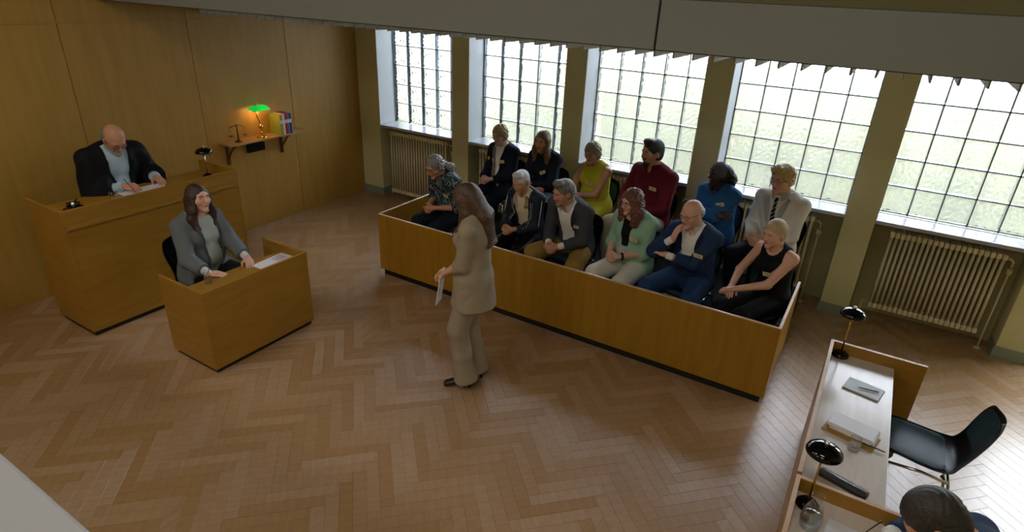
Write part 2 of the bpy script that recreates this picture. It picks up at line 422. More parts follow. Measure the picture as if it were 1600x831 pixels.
# ---------------------------------------------------------------- jury box
JX0, JX1, JY, JH = -4.36, -.25, 4.452, .72
jb = thing('jury_box', 'long low veneered jury box with pale top edge and black plinth', 'jury box', ((JX0 + JX1) / 2, 5.0, 0))
def rel(o, t): 
    o.parent = t; o.location = -Vector(t.location); return o
rel(MB().box(JX0, JX1, JY, JY + .022, .075, JH - .008, .001).build('front_panel', JURYW), jb)
rel(MB().box(JX0, JX0 + .022, JY + .022, 5.44, .075, JH - .008, .001).build('side_panel', JURYW), jb)
rel(MB().box(JX1 - .022, JX1, JY + .022, 5.44, .075, JH - .008, .001).build('side_panel', JURYW), jb)
rel(MB().box(JX0, JX1, JY, JY + .022, JH - .008, JH, .001).box(JX0, JX0 + .022, JY + .022, 5.44, JH - .008, JH, .001).box(JX1 - .022, JX1, JY + .022, 5.44, JH - .008, JH, .001).build('edge_band', EDGE), jb)
rel(MB().box(JX0 + .03, JX1 - .03, JY + .03, 5.44, 0, .075).build('plinth', BLACKP), jb)
PZ, RZ2 = .10, .24
pt = thing('platform', 'dark carpeted platform the jurors sit on, stepped up for the back row', 'platform', ((JX0 + JX1) / 2, 5.4, 0))
rel(MB().box(JX0 + .026, JX1 - .026, JY + .026, 5.44, .078, PZ, 0).build('deck', CARPET), pt)
rel(MB().box(JX0 + .026, JX1 - .026, 5.442, 6.42, 0, RZ2, .003).build('riser', CARPET), pt)

# ---------------------------------------------------------------- judge's bench
bx0, bx1, by0, by1 = -6.12, -5.50, 2.0, 3.635
bt = thing('judge_bench', 'tall veneered judge bench with raised sides and moulded front band', 'bench', (-5.8, 2.8, 0))
rel(MB().box(bx1 - .03, bx1, by0 + .02, by1 - .02, .045, 1.0, .001).build('front_panel', BENCHW), bt)
rel(MB().box(bx1 - .03, bx1 + .004, by0 + .02, by1 - .02, 1.06, 1.178, .002).build('upper_panel', BENCHW), bt)
rel(MB().box(bx1 - .03, bx1 + .02, by0 + .02, by1 - .02, 1.008, 1.02, .003).box(bx1 - .03, bx1 + .028, by0 + .02, by1 - .02, 1.02, 1.034, .003).box(bx1 - .03, bx1 + .018, by0 + .02, by1 - .02, 1.034, 1.046, .003).box(bx1 - .03, bx1 + .010, by0 + .02, by1 - .02, 1.046, 1.058, .003).build('moulding', BENCHW), bt)
for a in (by0, by1 - .02):
    p = MB(); p.box(bx0, bx1 + .004, a, a + .02, .045, 1.18, .001)
    for v in p.bm.verts:
        if v.co.x < -6 and v.co.z < .5: v.co.x += .02
    rel(p.build('side_panel', BENCHW), bt)
rel(MB().box(bx0 + .01, bx1 - .03, by0 + .02, by1 - .02, 1.045, 1.07, .002).build('desktop', BENCHW), bt)
rel(MB().box(bx0 + .06, bx1 - .02, by0 + .02, by1 - .02, 0, .045).build('plinth', BLACKP), bt)
jp = MB().box(XL + .002, bx0 - .005, 2.34, 3.5, 0, .36, .004).build('platform', BENCHW)
tag(jp, 'raised wooden floor behind the judge bench', 'platform')

# ---------------------------------------------------------------- witness stand
wx0, wx1, wy0, wy1, wh = -4.715, -4.125, 2.262, 3.285, .745
wt = thing('witness_stand', 'small veneered witness stand with low sides and a desktop', 'witness stand', (-4.4, 2.8, 0))
rel(MB().box(wx1 - .022, wx1, wy0, wy1, .04, wh, .0015).build('front_panel', BENCHW), wt)
rel(MB().box(wx0, wx1 - .022, wy0, wy0 + .022, .04, wh, .0015).build('side_panel', BENCHW), wt)
rel(MB().box(wx0, wx1 - .022, wy1 - .022, wy1, .04, wh, .0015).build('side_panel', BENCHW), wt)
rel(MB().box(wx1 - .32, wx1 - .022, wy0 + .022, wy1 - .022, .66, .685, .002).build('desktop', BENCHW), wt)
rel(MB().box(wx0 + .02, wx1 - .02, wy0 + .02, wy1 - .02, 0, .04).build('plinth', BLACKP), wt)

# ---------------------------------------------------------------- counsel desks
def desk(y0, y1, label):
    x0, x1 = .085, .50
    t = thing('counsel_desk', label, 'desk', (.3, (y0 + y1) / 2, 0), 0, 'pale topped counsel desks')
    rel(MB().box(x0, x0 + .022, y0, y1, .03, .80, .0015).build('front_panel', BENCHW), t)
    rel(MB().box(x0 + .022, .675, y1 - .022, y1, .03, .80, .0015).build('end_panel', BENCHW), t)
    rel(MB().box(x0 + .022, .60, y0, y0 + .02, .03, .70, .0015).build('end_panel', BENCHW), t)
    rel(MB().box(x0, x0 + .022, y0, y1, .80, .804, .001).box(x0 + .022, .675, y1 - .022, y1, .80, .804, .001).build('edge_band', EDGE), t)
    rel(MB().box(x0 + .022, x1, y0 + .02, y1 - .022, .70, .722, .002).build('desktop', DESKTOP), t)
    rel(MB().box(x0 + .03, x0 + .06, y0 + .02, y1 - .03, 0, .03).build('plinth', BLACKP), t)
    return t
desk(2.81, 4.36, 'counsel desk beside the window radiator, with the empty black chair')
desk(1.20, 2.785, 'nearer counsel desk cut by the bottom of the frame, where the man in navy writes')

# ---------------------------------------------------------------- chairs
def make_chair(label, loc, rz, group):
    t = thing('shell_chair', label, 'chair', loc, rz, group)
    # profile in the (y,z) plane, front of the seat at +y
    prof = [(.235, .425), (.22, .448), (.15, .452), (.05, .44), (-.05, .432), (-.12, .435), (-.17, .455), (-.20, .50), (-.225, .56), (-.25, .64), (-.275, .72), (-.30, .79), (-.312, .82)]
    wid = [.17, .205, .215, .222, .222, .215, .20, .185, .185, .195, .195, .165, .10]
    def sm(v, i0, i1, k=4):
        out = []
        for i in range(len(v) - 1):
            p0, p1, p2, p3 = v[max(i - 1, 0)], v[i], v[i + 1], v[min(i + 2, len(v) - 1)]
            for q in range(k):
                u = q / k; out.append(.5 * (2 * p1 + (p2 - p0) * u + (2 * p0 - 5 * p1 + 4 * p2 - p3) * u * u + (3 * p1 - p0 - 3 * p2 + p3) * u ** 3))
        return out + [v[-1]]
    py_ = sm([p[0] for p in prof], 0, 0); pz_ = sm([p[1] for p in prof], 0, 0); wid = sm(wid, 0, 0); prof = list(zip(py_, pz_))
    def shell(sc, off, i0, i1, curl, name, m, th):
        b = bmesh.new(); N = 16; G = []; i0 *= 4; i1 = (i1 - 1) * 4 + 1; i_s, i_e = i0, i1 - 1
        for i in range(i0, i1):
            y, z = prof[i]; w = wid[i] * sc; e_ = min(i - i_s, i_e - i) / 4.0; w *= 1 - .22 * max(0, 1 - e_) ** 2.2
            a = prof[max(i - 1, 0)]; c = prof[min(i + 1, len(prof) - 1)]
            ty, tz = c[0] - a[0], c[1] - a[1]; l = math.hypot(ty, tz); ny, nz = tz / l, -ty / l
            if i < 24 and nz < 0: ny, nz = -ny, -nz
            if i >= 24: ny, nz = abs(ny), abs(nz)
            row = []
            for j in range(N + 1):
                u = -1 + 2 * j / N; k = abs(u) ** 3 * curl + off
                row.append(b.verts.new((u * w, y + ny * k, z + nz * k)))
            G.append(row)
        for i in range(len(G) - 1):
            for j in range(N): b.faces.new((G[i][j], G[i][j + 1], G[i + 1][j + 1], G[i + 1][j])).smooth = True
        bmesh.ops.solidify(b, geom=list(b.faces), thickness=th)
        bmesh.ops.recalc_face_normals(b, faces=b.faces)
        me = bpy.data.meshes.new(name); b.to_mesh(me); b.free()
        return link_mesh(name, me, m, t, True)
    shell(1.0, 0, 0, 13, .035, 'seat_shell', SHELLB, .008)
    shell(.88, .012, 1, 6, .028, 'seat_pad', PADT, .010)
    shell(.88, .012, 8, 12, .028, 'back_pad', PADT, .010)
    for s in (-1, 1):
        MB().tube([(s * .17, .17, .428), (s * .205, .20, .405), (s * .235, .225, .01)], .009, 8).build('leg', CHROME, t)
        MB().tube([(s * .17, -.10, .415), (s * .205, -.14, .40), (s * .235, -.235, .01)], .009, 8).build('leg', CHROME, t)
        MB().tube([(s * .205, .20, .405), (s * .19, .0, .408), (s * .205, -.14, .40)], .009, 8).build('side_rail', CHROME, t)
    MB().tube([(-.205, .20, .405), (.205, .20, .405)], .008, 8).build('cross_rail', CHROME, t)
    MB().tube([(-.205, -.14, .40), (.205, -.14, .40)], .008, 8).build('cross_rail', CHROME, t)
    return t
def face(a): return PI - math.radians(a)      # a degrees turned from the camera side towards the witness stand
chair0 = make_chair('empty black shell chair with dark teal pads behind the counsel desk', (.745, 3.93, 0), math.radians(90), 'black shell chairs')
def chair(label, x, y, z, rz):
    c = copy_tree(chair0); c.location = (x, y, z); c.rotation_euler = (0, 0, rz); c['label'] = label; return c
chair('black shell chair the man in navy sits on at the nearer counsel desk', .90, 2.42, 0, math.radians(90))
chair('black shell chair behind the judge bench, mostly hidden by the robe', -6.25, 2.82, .36, math.radians(-90))
chair('black shell chair inside the witness stand, under the woman in grey blazer', -4.92, 2.78, .0, math.radians(-82))

# ---------------------------------------------------------------- lamps
def desk_lamp(loc, label, h=.31, lean=(0, 0)):
    t = thing('desk_lamp', label, 'lamp', loc, 0, 'black mushroom desk lamps')
    MB().lathe([(0, 0), (.05, 0), (.056, .006), (.052, .02), (.035, .036), (.012, .045), (0, .047)]).build('base', GLOSSB, t, True)
    MB().tube([(0, 0, .04), (lean[0], lean[1], h - .01)], .0055, 10).build('stem', CHROME if h < .3 else BRASS, t)
    prof = [(.082, 0), (.084, .006), (.078, .022), (.060, .038), (.034, .048), (.012, .052), (0, .053)]
    prof2 = [(.0, .045), (.034, .042), (.058, .032), (.075, .016), (.082, 0)]
    b = MB(); b.lathe(prof2 + prof[1:], n=28); s = b.build('shade', GLOSSB, t, True); s.location = (lean[0], lean[1], h - .02)
    MB().lathe([(0, 0), (.011, 0), (.012, .012), (.008, .02), (0, .022)]).build('finial', CHROME, t, True).location = (lean[0], lean[1], h + .03)
    MB().lathe([(0, 0), (.014, .004), (.018, .016), (.012, .03), (0, .034)]).build('bulb', PAPER, t, True).location = (lean[0], lean[1], h - .028)
    return t
desk_lamp((.165, 4.30, .722), 'black mushroom lamp at the far corner of the counsel desk near the radiator', .34, (.0, .02))
desk_lamp((.165, 2.68, .722), 'black mushroom lamp on the nearer counsel desk, at the bottom of the frame', .34, (.0, .02))
desk_lamp((-5.80, 3.50, 1.07), 'small black mushroom lamp on the right end of the judge bench', .28, (.0, .0))

# ---------------------------------------------------------------- things on the judge bench
g = thing('gavel', 'black gavel with silver band lying on its block on the judge bench', 'gavel', (-5.80, 2.235, 1.07), math.radians(60))
Mx = Matrix.Rotation(PI / 2, 4, 'Y')
gh = MB(); gh.lathe([(0, -.05), (.02, -.05), (.024, -.045), (.022, -.03), (.026, -.02), (.026, .02), (.022, .03), (.024, .045), (.02, .05), (0, .05)], M=Matrix.Translation((0, 0, .052)) @ Mx)
gh.build('head', GLOSSB, g, True)
MB().lathe([(.0265, -.014), (.0275, -.013), (.0275, .013), (.0265, .014)], M=Matrix.Translation((0, 0, .052)) @ Mx).build('silver_band', CHROME, g, True)
MB().tube([(0, .02, .052), (.0, .12, .045), (0, .22, .035)], [.007, .009, .006], 10).build('handle', GLOSSB, g)
b = MB().lathe([(0, 0), (.085, 0), (.09, .006), (.087, .018), (.076, .024), (0, .026)], (0, 0, 0), 28).build('sound_block', GLOSSB, None, True)
b.location = (-5.80, 2.235, 1.07); tag(b, 'round black sound block under the gavel on the judge bench', 'sound block')
def tumbler(loc, label, r=.033, h=.085, grp='water glasses'):
    t = thing('water_glass', label, 'glass', loc, 0, grp)
    MB().lathe([(0, .003), (r * .86, .003), (r * .9, 0), (r, h), (r - .002, h), (r * .88, .008), (0, .008)], n=24).build('tumbler', CLEAR, t, True)
    MB().lathe([(0, .009), (r * .87, .009), (r * .94, h * .5), (0, h * .5)], n=24).build('water', WATER, t, True)
    return t
tumbler((-5.79, 2.56, 1.07), 'water glass on the judge bench beside the writing hand')
def sheet(name, label, cat, loc, rz, sx, sy, th=.003, m=PAPER, group=None, loose=0):
    t = thing(name, label, cat, loc, rz, group)
    MB().box(-sx / 2, sx / 2, -sy / 2, sy / 2, 0, th, .0008).build('sheets', m, t)
    return t
sheet('paper', 'white sheets of paper under the hands of the judge', 'paper', (-5.88, 2.88, 1.0705), math.radians(0), .21, .40, .004)
s_ = sheet('paper', 'loose white papers with a pale printed block on the witness stand', 'paper', (-4.28, 3.06, .6855), math.radians(4), .21, .34, .003)
MB().box(-.08, .02, .02, .13, .003, .0036).build('printed_block', mat('pale_print', 'd8c4d4', .6), s_)
tumbler((-4.36, 2.47, .685), 'tall water glass on the witness stand by the grey sleeve', .03, .12)

# ---------------------------------------------------------------- things on the counsel desks
t = sheet('notepad', 'grey writing pad lying open on the counsel desk between lamp and papers', 'notepad', (.335, 3.94, .722), math.radians(-12), .21, .15, .012, mat('pad_grey', 'c4c8cc', .6))
MB().box(-.108, .108, -.078, .078, -.0, .003).build('cover', DARKC, t)
p = thing('pen', 'black pen lying on the grey pad', 'pen', (.36, 3.93, .741), math.radians(8))
MB().tube([(-.06, 0, 0), (-.05, 0, 0), (.05, 0, 0), (.06, 0, 0)], [.001, .004, .004, .003], 10).build('barrel', DARKC, p)
t = thing('folder', 'brown card folder under the stack of white papers on the counsel desk', 'folder', (.31, 3.40, .722), math.radians(-14))
MB().box(-.145, .13, -.075, .08, 0, .006, .001).build('cover', CARD, t)
t = thing('document_stack', 'thick stack of white papers on the brown folder', 'papers', (.31, 3.43, .7285), math.radians(-14))
rg = random.Random(2)
for i in range(6):
    a = rg.uniform(-.06, .06); dx = rg.uniform(-.008, .008)
    MB().box(-.12 + dx, .12 + dx, -.06, .07, i * .006, i * .006 + .0055, .0006, M=Matrix.Rotation(a, 4, 'Z')).build('sheet', PAPER, t)
p = thing('pen', 'dark pen lying at the right edge of the brown folder', 'pen', (.42, 3.34, .7335), math.radians(-8))
MB().tube([(-.06, 0, 0), (-.05, 0, 0), (.05, 0, 0), (.06, 0, 0)], [.001, .004, .004, .003], 10).build('barrel', DARKC, p)
t = thing('pencil_case', 'dark grey fabric pencil case on the counsel desk by the nearer desk', 'case', (.30, 2.93, .722), math.radians(-16))
MB().box(-.12, .12, -.03, .03, 0, .035, .012).build('pouch', DARKC, t, True)
MB().tube([(-.11, -.0, .036), (.11, .0, .036)], .002, 6).build('zip', CHROME, t)
t = sheet('notepad', 'white notepad the man in navy writes on', 'notepad', (.335, 2.53, .722), math.radians(-6), .16, .22, .008)
t = thing('carafe', 'clear glass carafe on the nearer counsel desk beside the lamp base', 'carafe', (.19, 2.54, .722))
MB().lathe([(0, .003), (.04, .003), (.045, .01), (.05, .06), (.04, .12), (.022, .16), (.022, .19), (.03, .2), (.028, .2), (.020, .188), (.020, .16), (.038, .118), (.048, .06), (.043, .012), (0, .008)], n=24).build('bottle', CLEAR, t, True)
MB().lathe([(0, .012), (.042, .013), (.046, .06), (.042, .1), (0, .1)], n=24).build('water', WATER, t, True)
tumbler((.325, 3.265, .722), 'water glass on the counsel desk just behind the nearer lamp', .032, .08)

# ---------------------------------------------------------------- shelf on the wood wall and what is on it
t = thing('wall_shelf', 'narrow wooden shelf on two brown brackets on the wood wall', 'shelf', (XL, 4.77, 1.15))
MB().box(.001, .225, -.57, .57, 0, .022, .002).build('board', SHELFW, t)
for y in (-.485, .30):
    b = MB().box(.001, .022, y - .018, y + .018, -.26, 0, .002).box(.001, .19, y - .018, y + .018, -.022, 0, .002)
    b.tube([(.012, y, -.19), (.16, y, -.012)], .013, 4); b.build('bracket', WOODDK, t)
t = thing('intercom_box', 'flat black box mounted under the wooden shelf', 'box', (XL, 4.68, .98))
MB().box(.001, .03, -.125, .125, 0, .105, .004).build('case', mat('matt_black', '060606', .6), t)
MB().box(.03, .032, -.11, .11, .012, .093).build('grille', SHELLB, t)
t = thing('balance_scales', 'small bronze balance scales on the left of the shelf', 'scales', (-6.49, 4.38, 1.172), math.radians(90))
BRZ = mat('bronze', '6a4a34', .35, metal=.8)
MB().lathe([(0, 0), (.045, 0), (.042, .012), (.02, .02), (.012, .03), (0, .03)], n=20).tube([(0, 0, .02), (0, 0, .19)], [.011, .008], 10).build('column', BRZ, t)
MB().tube([(-.095, 0, .185), (-.05, 0, .192), (0, 0, .198), (.05, 0, .187), (.095, 0, .172)], .005, 8).lathe([(0, 0), (.012, .006), (.012, .016), (0, .024)], (0, 0, .19), 12).build('beam', BRZ, t)
for sx, zt in ((-.095, .185), (.095, .172)):
    b = MB()
    for k in range(3):
        a = k * 2 * PI / 3; b.tube([(sx, 0, zt), (sx + .028 * math.cos(a), .028 * math.sin(a), zt - .1)], .0012, 5)
    b.lathe([(0, -.112), (.02, -.108), (.032, -.1), (.030, -.1), (.018, -.105), (0, -.108)], (sx, 0, zt), 16)
    b.build('pan', BRZ, t)
t = thing('bankers_lamp', 'lit brass banker lamp with green glass shade on the shelf', 'lamp', (-6.48, 4.70, 1.172))
MB().lathe([(0, 0), (.06, 0), (.062, .008), (.045, .02), (.015, .03), (.012, .05), (.02, .06), (.012, .07), (.01, .1), (.026, .115), (.03, .13), (.026, .145), (.01, .16), (0, .162)], n=24).build('base', BRASS, t, True)
MB().tube([(0, 0, .15), (0, -.01, .2), (0, -.035, .26), (0.0, -.03, .33)], .006, 8).build('stem', BRASS, t)
GREEN = bpy.data.materials.new('green_glass'); GREEN.use_nodes = True; b_ = GREEN.node_tree.nodes['Principled BSDF']
b_.inputs['Base Color'].default_value = lin('1fae4a'); b_.inputs['Roughness'].default_value = .12
b_.inputs['Emission Color'].default_value = lin('20c850'); b_.inputs['Emission Strength'].default_value = .35
b = bmesh.new(); G = []
for i in range(13):
    y = -.125 + .25 * i / 12; e = math.sqrt(max(0, 1 - (abs(y) / .128) ** 6))
    row = []
    for j in range(13):
        a = PI * (j / 12) ; row.append(b.verts.new((.062 * math.cos(a) * (.8 + .2 * e), y, .33 + .06 * math.sin(a) * e)))
    G.append(row)
for i in range(12):
    for j in range(12): b.faces.new((G[i][j], G[i][j + 1], G[i + 1][j + 1], G[i + 1][j])).smooth = True
bmesh.ops.solidify(b, geom=list(b.faces), thickness=.003)
me = bpy.data.meshes.new('shade'); b.to_mesh(me); b.free(); link_mesh('shade', me, GREEN, t)
MB().lathe([(0, 0), (.012, 0), (.012, .02), (0, .024)], (0, -.03, .392), 12).build('finial', BRASS, t, True)
MB().tube([(0, -.02, .345), (0, .06, .345)], .012, 10).build('bulb', emis('warm_bulb', 'ffb060', 6.0), t)
MB().tube([(0, .0, .31), (.0, .0, .24)], .0012, 5).build('pull_chain', BRASS, t)
pl = bpy.data.lights.new('banker_bulb', 'POINT'); pl.energy = 1.6; pl.color = (1, .50, .16); pl.shadow_soft_size = .03
po = bpy.data.objects.new('banker_bulb', pl); COL.objects.link(po); po.location = (-6.48, 4.72, 1.495)
def book(y0, th, h, d, col, label, grp='binders on the shelf'):
    t = thing('binder', label, 'binder', (-6.5, y0 + th / 2, 1.172), 0, grp)
    m = mat('binder_' + col, col, .4)
    MB().box(-.11, .10, -th / 2, -th / 2 + .002, 0, h, .0006).box(-.11, .10, th / 2 - .002, th / 2, 0, h, .0006).box(.098, .10, -th / 2, th / 2, 0, h, .0006).build('cover', m, t)
    MB().box(-.105, .096, -th / 2 + .003, th / 2 - .003, .004, h - .006).build('pages', PAPER, t)
    MB().box(.1, .1012, -th / 2 + .003, th / 2 - .003, h * .55, h * .72).build('spine_label', PAPER, t)
    return t
book(4.93, .018, .25, .2, '8e9640', 'yellow green binder at the left end of the row, its wide cover facing the lamp')
book(4.95, .02, .25, .2, 'a4a850', 'yellow green binder, second in the row beside the white ones')
book(4.972, .026, .25, .2, 'e4e0d0', 'white binder between the yellow green and red ones')
book(5.0, .022, .25, .2, 'b02438', 'red binder on the shelf')
book(5.024, .02, .25, .2, 'c0283c', 'second red binder on the shelf, beside the light blue one')
book(5.046, .022, .25, .2, '3a78c0', 'light blue binder on the shelf')
book(5.07, .028, .25, .2, '1c2c68', 'navy blue binder at the right end of the row')
# ================================================================ people
# implicit-surface bodies: tapered elliptical limbs blended into one skin, meshed with surface nets
def vec(*a): return np.array(a, float)
def nrm(v): return v / (np.linalg.norm(v) + 1e-12)
class Prim:
    """elliptical cone from a to b; (w,d) half sizes at both ends, w along `right`"""
    def __init__(s, a, b, ra, rb=None, right=None, k=.02, flata=False, flatb=False):
        s.a = np.array(a, float); s.b = np.array(b, float)
        rb = ra if rb is None else rb
        s.ra = np.array(ra if isinstance(ra, (tuple, list)) else (ra, ra), float)
        s.rb = np.array(rb if isinstance(rb, (tuple, list)) else (rb, rb), float)
        ax = s.b - s.a; s.L = np.linalg.norm(ax); s.ax = ax / s.L if s.L > 1e-9 else vec(0, 0, 1)
        r = vec(1, 0, 0) if right is None else np.array(right, float)
        r = r - s.ax * np.dot(r, s.ax)
        if np.linalg.norm(r) < 1e-4: r = np.cross(s.ax, vec(0, 1, 0)); 
        s.r = nrm(r); s.f = np.cross(s.ax, s.r); s.k = k; s.flata = flata; s.flatb = flatb
    def grow(s, o, sa=None, sb=None):
        p = Prim(s.a, s.b, tuple(s.ra + o), tuple(s.rb + o), s.r, s.k, s.flata, s.flatb); return p
    def bbox(s, m):
        R = max(s.ra.max(), s.rb.max()) + m
        return np.minimum(s.a, s.b) - R, np.maximum(s.a, s.b) + R
    def d(s, P):
        q = P - s.a; t = q @ s.ax; tc = np.clip(t / max(s.L, 1e-9), 0, 1)
        w = s.ra[0] + (s.rb[0] - s.ra[0]) * tc; dp = s.ra[1] + (s.rb[1] - s.ra[1]) * tc
        u = q @ s.r; v = q @ s.f; e = t - tc * s.L; mn = np.minimum(w, dp)
        n = np.sqrt((u / w) ** 2 + (v / dp) ** 2 + (e / mn) ** 2)
        # first-order distance of the scaled norm
        g = np.sqrt((u / w ** 2) ** 2 + (v / dp ** 2) ** 2 + (e / mn ** 2) ** 2) + 1e-9
        D = np.where(n > 1e-6, n * (n - 1) / g, -mn)
        D = np.where(n < .35, (n - 1) * mn, D)
        if s.flatb: D = np.maximum(D, t - s.L)
        if s.flata: D = np.maximum(D, -t)
        return D
def ball(c, r, k=.02, right=None):
    r = r if isinstance(r, (tuple, list)) else (r, r, r)
    return Ell(c, r, k, right)
class Ell:
    def __init__(s, c, r, k=.02, M=None, sub=False):
        s.c = np.array(c, float); s.r = np.array(r, float); s.k = k; s.M = np.eye(3) if M is None else M; s.sub = sub
    def grow(s, o): return Ell(s.c, s.r + o, s.k, s.M, s.sub)
    def bbox(s, m):
        R = s.r.max() + m; return s.c - R, s.c + R
    def d(s, P):
        q = (P - s.c) @ s.M          # columns of M are the axes
        n = np.sqrt(((q / s.r) ** 2).sum(-1)); g = np.sqrt(((q / s.r ** 2) ** 2).sum(-1)) + 1e-9
        D = np.where(n > .35, n * (n - 1) / g, (n - 1) * s.r.min()); return D
class Field:
    def __init__(s, prims, h, offset=0.0, cuts=(), noise=None, pad=.03, box=None):
        s.h = h; M = .05
        if offset: prims = [p.grow(offset) for p in prims]
        los, his = zip(*[p.bbox(pad) for p in prims if not getattr(p, 'sub', False)])
        lo = np.min(los, 0); hi = np.max(his, 0)
        if box is not None: lo = np.maximum(lo, box[0]); hi = np.minimum(hi, box[1])
        n = np.ceil((hi - lo) / h).astype(int) + 2
        s.o = lo; s.n = n
        s.F = np.full(n, .06)
        ax = [lo[i] + h * np.arange(n[i]) for i in range(3)]; s.ax = ax
        for p in prims:
            a, b = p.bbox(M); i0 = np.clip(np.floor((a - lo) / h).astype(int), 0, n); i1 = np.clip(np.ceil((b - lo) / h).astype(int) + 1, 0, n)
            if (i1 <= i0).any(): continue
            sl = tuple(slice(i0[i], i1[i]) for i in range(3))
            X = np.stack(np.meshgrid(*[ax[i][sl[i]] for i in range(3)], indexing='ij'), -1)
            D = p.d(X); A = s.F[sl]; k = p.k
            if getattr(p, 'sub', False):
                hh = np.clip(.5 - .5 * (A + D) / k, 0, 1); s.F[sl] = A * (1 - hh) + (-D) * hh + k * hh * (1 - hh)
            else:
                hh = np.clip(.5 + .5 * (A - D) / k, 0, 1); s.F[sl] = A * (1 - hh) + D * hh - k * hh * (1 - hh)
        if cuts or noise is not None:
            X = np.stack(np.meshgrid(*ax, indexing='ij'), -1)
            if noise is not None: s.F = s.F + noise(X)
            for c in cuts: s.F = np.maximum(s.F, c(X))
        s.F[0] = s.F[-1] = .06; s.F[:, 0] = s.F[:, -1] = .06; s.F[:, :, 0] = s.F[:, :, -1] = .06
    def at(s, P):
        g = (np.array(P) - s.o) / s.h
        if (g < 0).any() or (g >= s.n - 1).any(): return .06
        i = g.astype(int); f = g - i; v = 0
        for dx in (0, 1):
            for dy in (0, 1):
                for dz in (0, 1):
                    v += s.F[i[0] + dx, i[1] + dy, i[2] + dz] * (f[0] if dx else 1 - f[0]) * (f[1] if dy else 1 - f[1]) * (f[2] if dz else 1 - f[2])
        return v
    def hit(s, p, d, L=.3, step=.004):
        p = np.array(p, float); d = nrm(np.array(d, float)); t = 0
        while t < L:
            if s.at(p + d * t) < 0: return p + d * (t - step * .5)
            t += step
        return None
    def mesh(s):
        F = s.F; h = s.h; I = F < 0
        nx, ny, nz = F.shape
        cs = np.zeros((nx - 1, ny - 1, nz - 1), int)
        for dx in (0, 1):
            for dy in (0, 1):
                for dz in (0, 1): cs += I[dx:nx - 1 + dx, dy:ny - 1 + dy, dz:nz - 1 + dz]
        act = (cs > 0) & (cs < 8)
        idx = np.full(act.shape, -1); ii = np.argwhere(act); idx[act] = np.arange(len(ii))
        acc = np.zeros((len(ii), 3)); cnt = np.zeros(len(ii))
        for axis in range(3):
            o1, o2 = [a for a in range(3) if a != axis]
            for p in (0, 1):
                for q in (0, 1):
                    a = ii.copy(); a[:, o1] += p; a[:, o2] += q; b = a.copy(); b[:, axis] += 1
                    fa = F[tuple(a.T)]; fb = F[tuple(b.T)]; m = (fa < 0) != (fb < 0)
                    t = np.where(m, fa / np.where(m, fa - fb, 1), 0)
                    pt = a.astype(float); pt[:, axis] += t
                    acc[m] += pt[m]; cnt[m] += 1
        vs = acc / cnt[:, None] * h + s.o
        faces = []
        for axis in range(3):
            o1, o2 = [(1, 2), (2, 0), (0, 1)][axis]
            sl0 = [slice(None)] * 3; sl1 = [slice(None)] * 3
            sl0[axis] = slice(0, -1); sl1[axis] = slice(1, None)
            a = I[tuple(sl0)]; b = I[tuple(sl1)]
            e = np.argwhere(a != b)
            e = e[(e[:, o1] > 0) & (e[:, o2] > 0) & (e[:, o1] < F.shape[o1] - 1) & (e[:, o2] < F.shape[o2] - 1)]
            if not len(e): continue
            ins = a[tuple(e.T)]
            q = []
            for p1, p2 in ((1, 1), (0, 1), (0, 0), (1, 0)):
                c = e.copy(); c[:, o1] -= p1; c[:, o2] -= p2; q.append(idx[tuple(c.T)])
            q = np.stack(q, 1); q = np.where(ins[:, None], q, q[:, ::-1]); faces.append(q)
        return vs, np.concatenate(faces) if faces else np.zeros((0, 4), int)
def np_mesh(name, parts):
    """parts: list of (verts, quads, material index)"""
    off = 0; V = []; Q = []; MI = []
    for v, q, mi in parts:
        V.append(v); Q.append(q + off); MI.append(np.full(len(q), mi)); off += len(v)
    V = np.concatenate(V); Q = np.concatenate(Q); MI = np.concatenate(MI)
    me = bpy.data.meshes.new(name)
    me.vertices.add(len(V)); me.vertices.foreach_set('co', V.astype(np.float32).ravel())
    me.loops.add(Q.size); me.loops.foreach_set('vertex_index', Q.astype(np.int32).ravel())
    me.polygons.add(len(Q)); me.polygons.foreach_set('loop_start', np.arange(0, Q.size, 4, dtype=np.int32)); me.polygons.foreach_set('loop_total', np.full(len(Q), 4, np.int32))
    me.polygons.foreach_set('material_index', MI.astype(np.int32)); me.polygons.foreach_set('use_smooth', np.ones(len(Q), bool))
    me.update(calc_edges=True); me.validate(); return me
def uv_ball(c, r, n=8):
    vs = []; qs = []
    for i in range(n + 1):
        th = PI * i / n
        for j in range(2 * n):
            ph = PI * j / n; vs.append((c[0] + r * math.sin(th) * math.cos(ph), c[1] + r * math.cos(th), c[2] + r * math.sin(th) * math.sin(ph)))
    for i in range(n):
        for j in range(2 * n):
            a = i * 2 * n + j; b = i * 2 * n + (j + 1) % (2 * n); qs.append((a, b, b + 2 * n, a + 2 * n))
    return np.array(vs), np.array(qs)
def ik(a, c, l1, l2, pole):
    a = np.array(a, float); c = np.array(c, float); d = c - a; D = np.linalg.norm(d)
    if D > (l1 + l2) * .999: c = a + d / D * (l1 + l2) * .999; d = c - a; D = np.linalg.norm(d)
    D = max(D, abs(l1 - l2) * 1.05 + 1e-3); u = d / np.linalg.norm(d)
    x = (l1 ** 2 - l2 ** 2 + D ** 2) / (2 * D); hgt = math.sqrt(max(l1 ** 2 - x ** 2, 0))
    p = np.array(pole, float); p = p - u * np.dot(p, u); p = nrm(p)
    return a + u * x + p * hgt, c
def rot(axis, deg):
    return np.array(Matrix.Rotation(math.radians(deg), 3, axis))
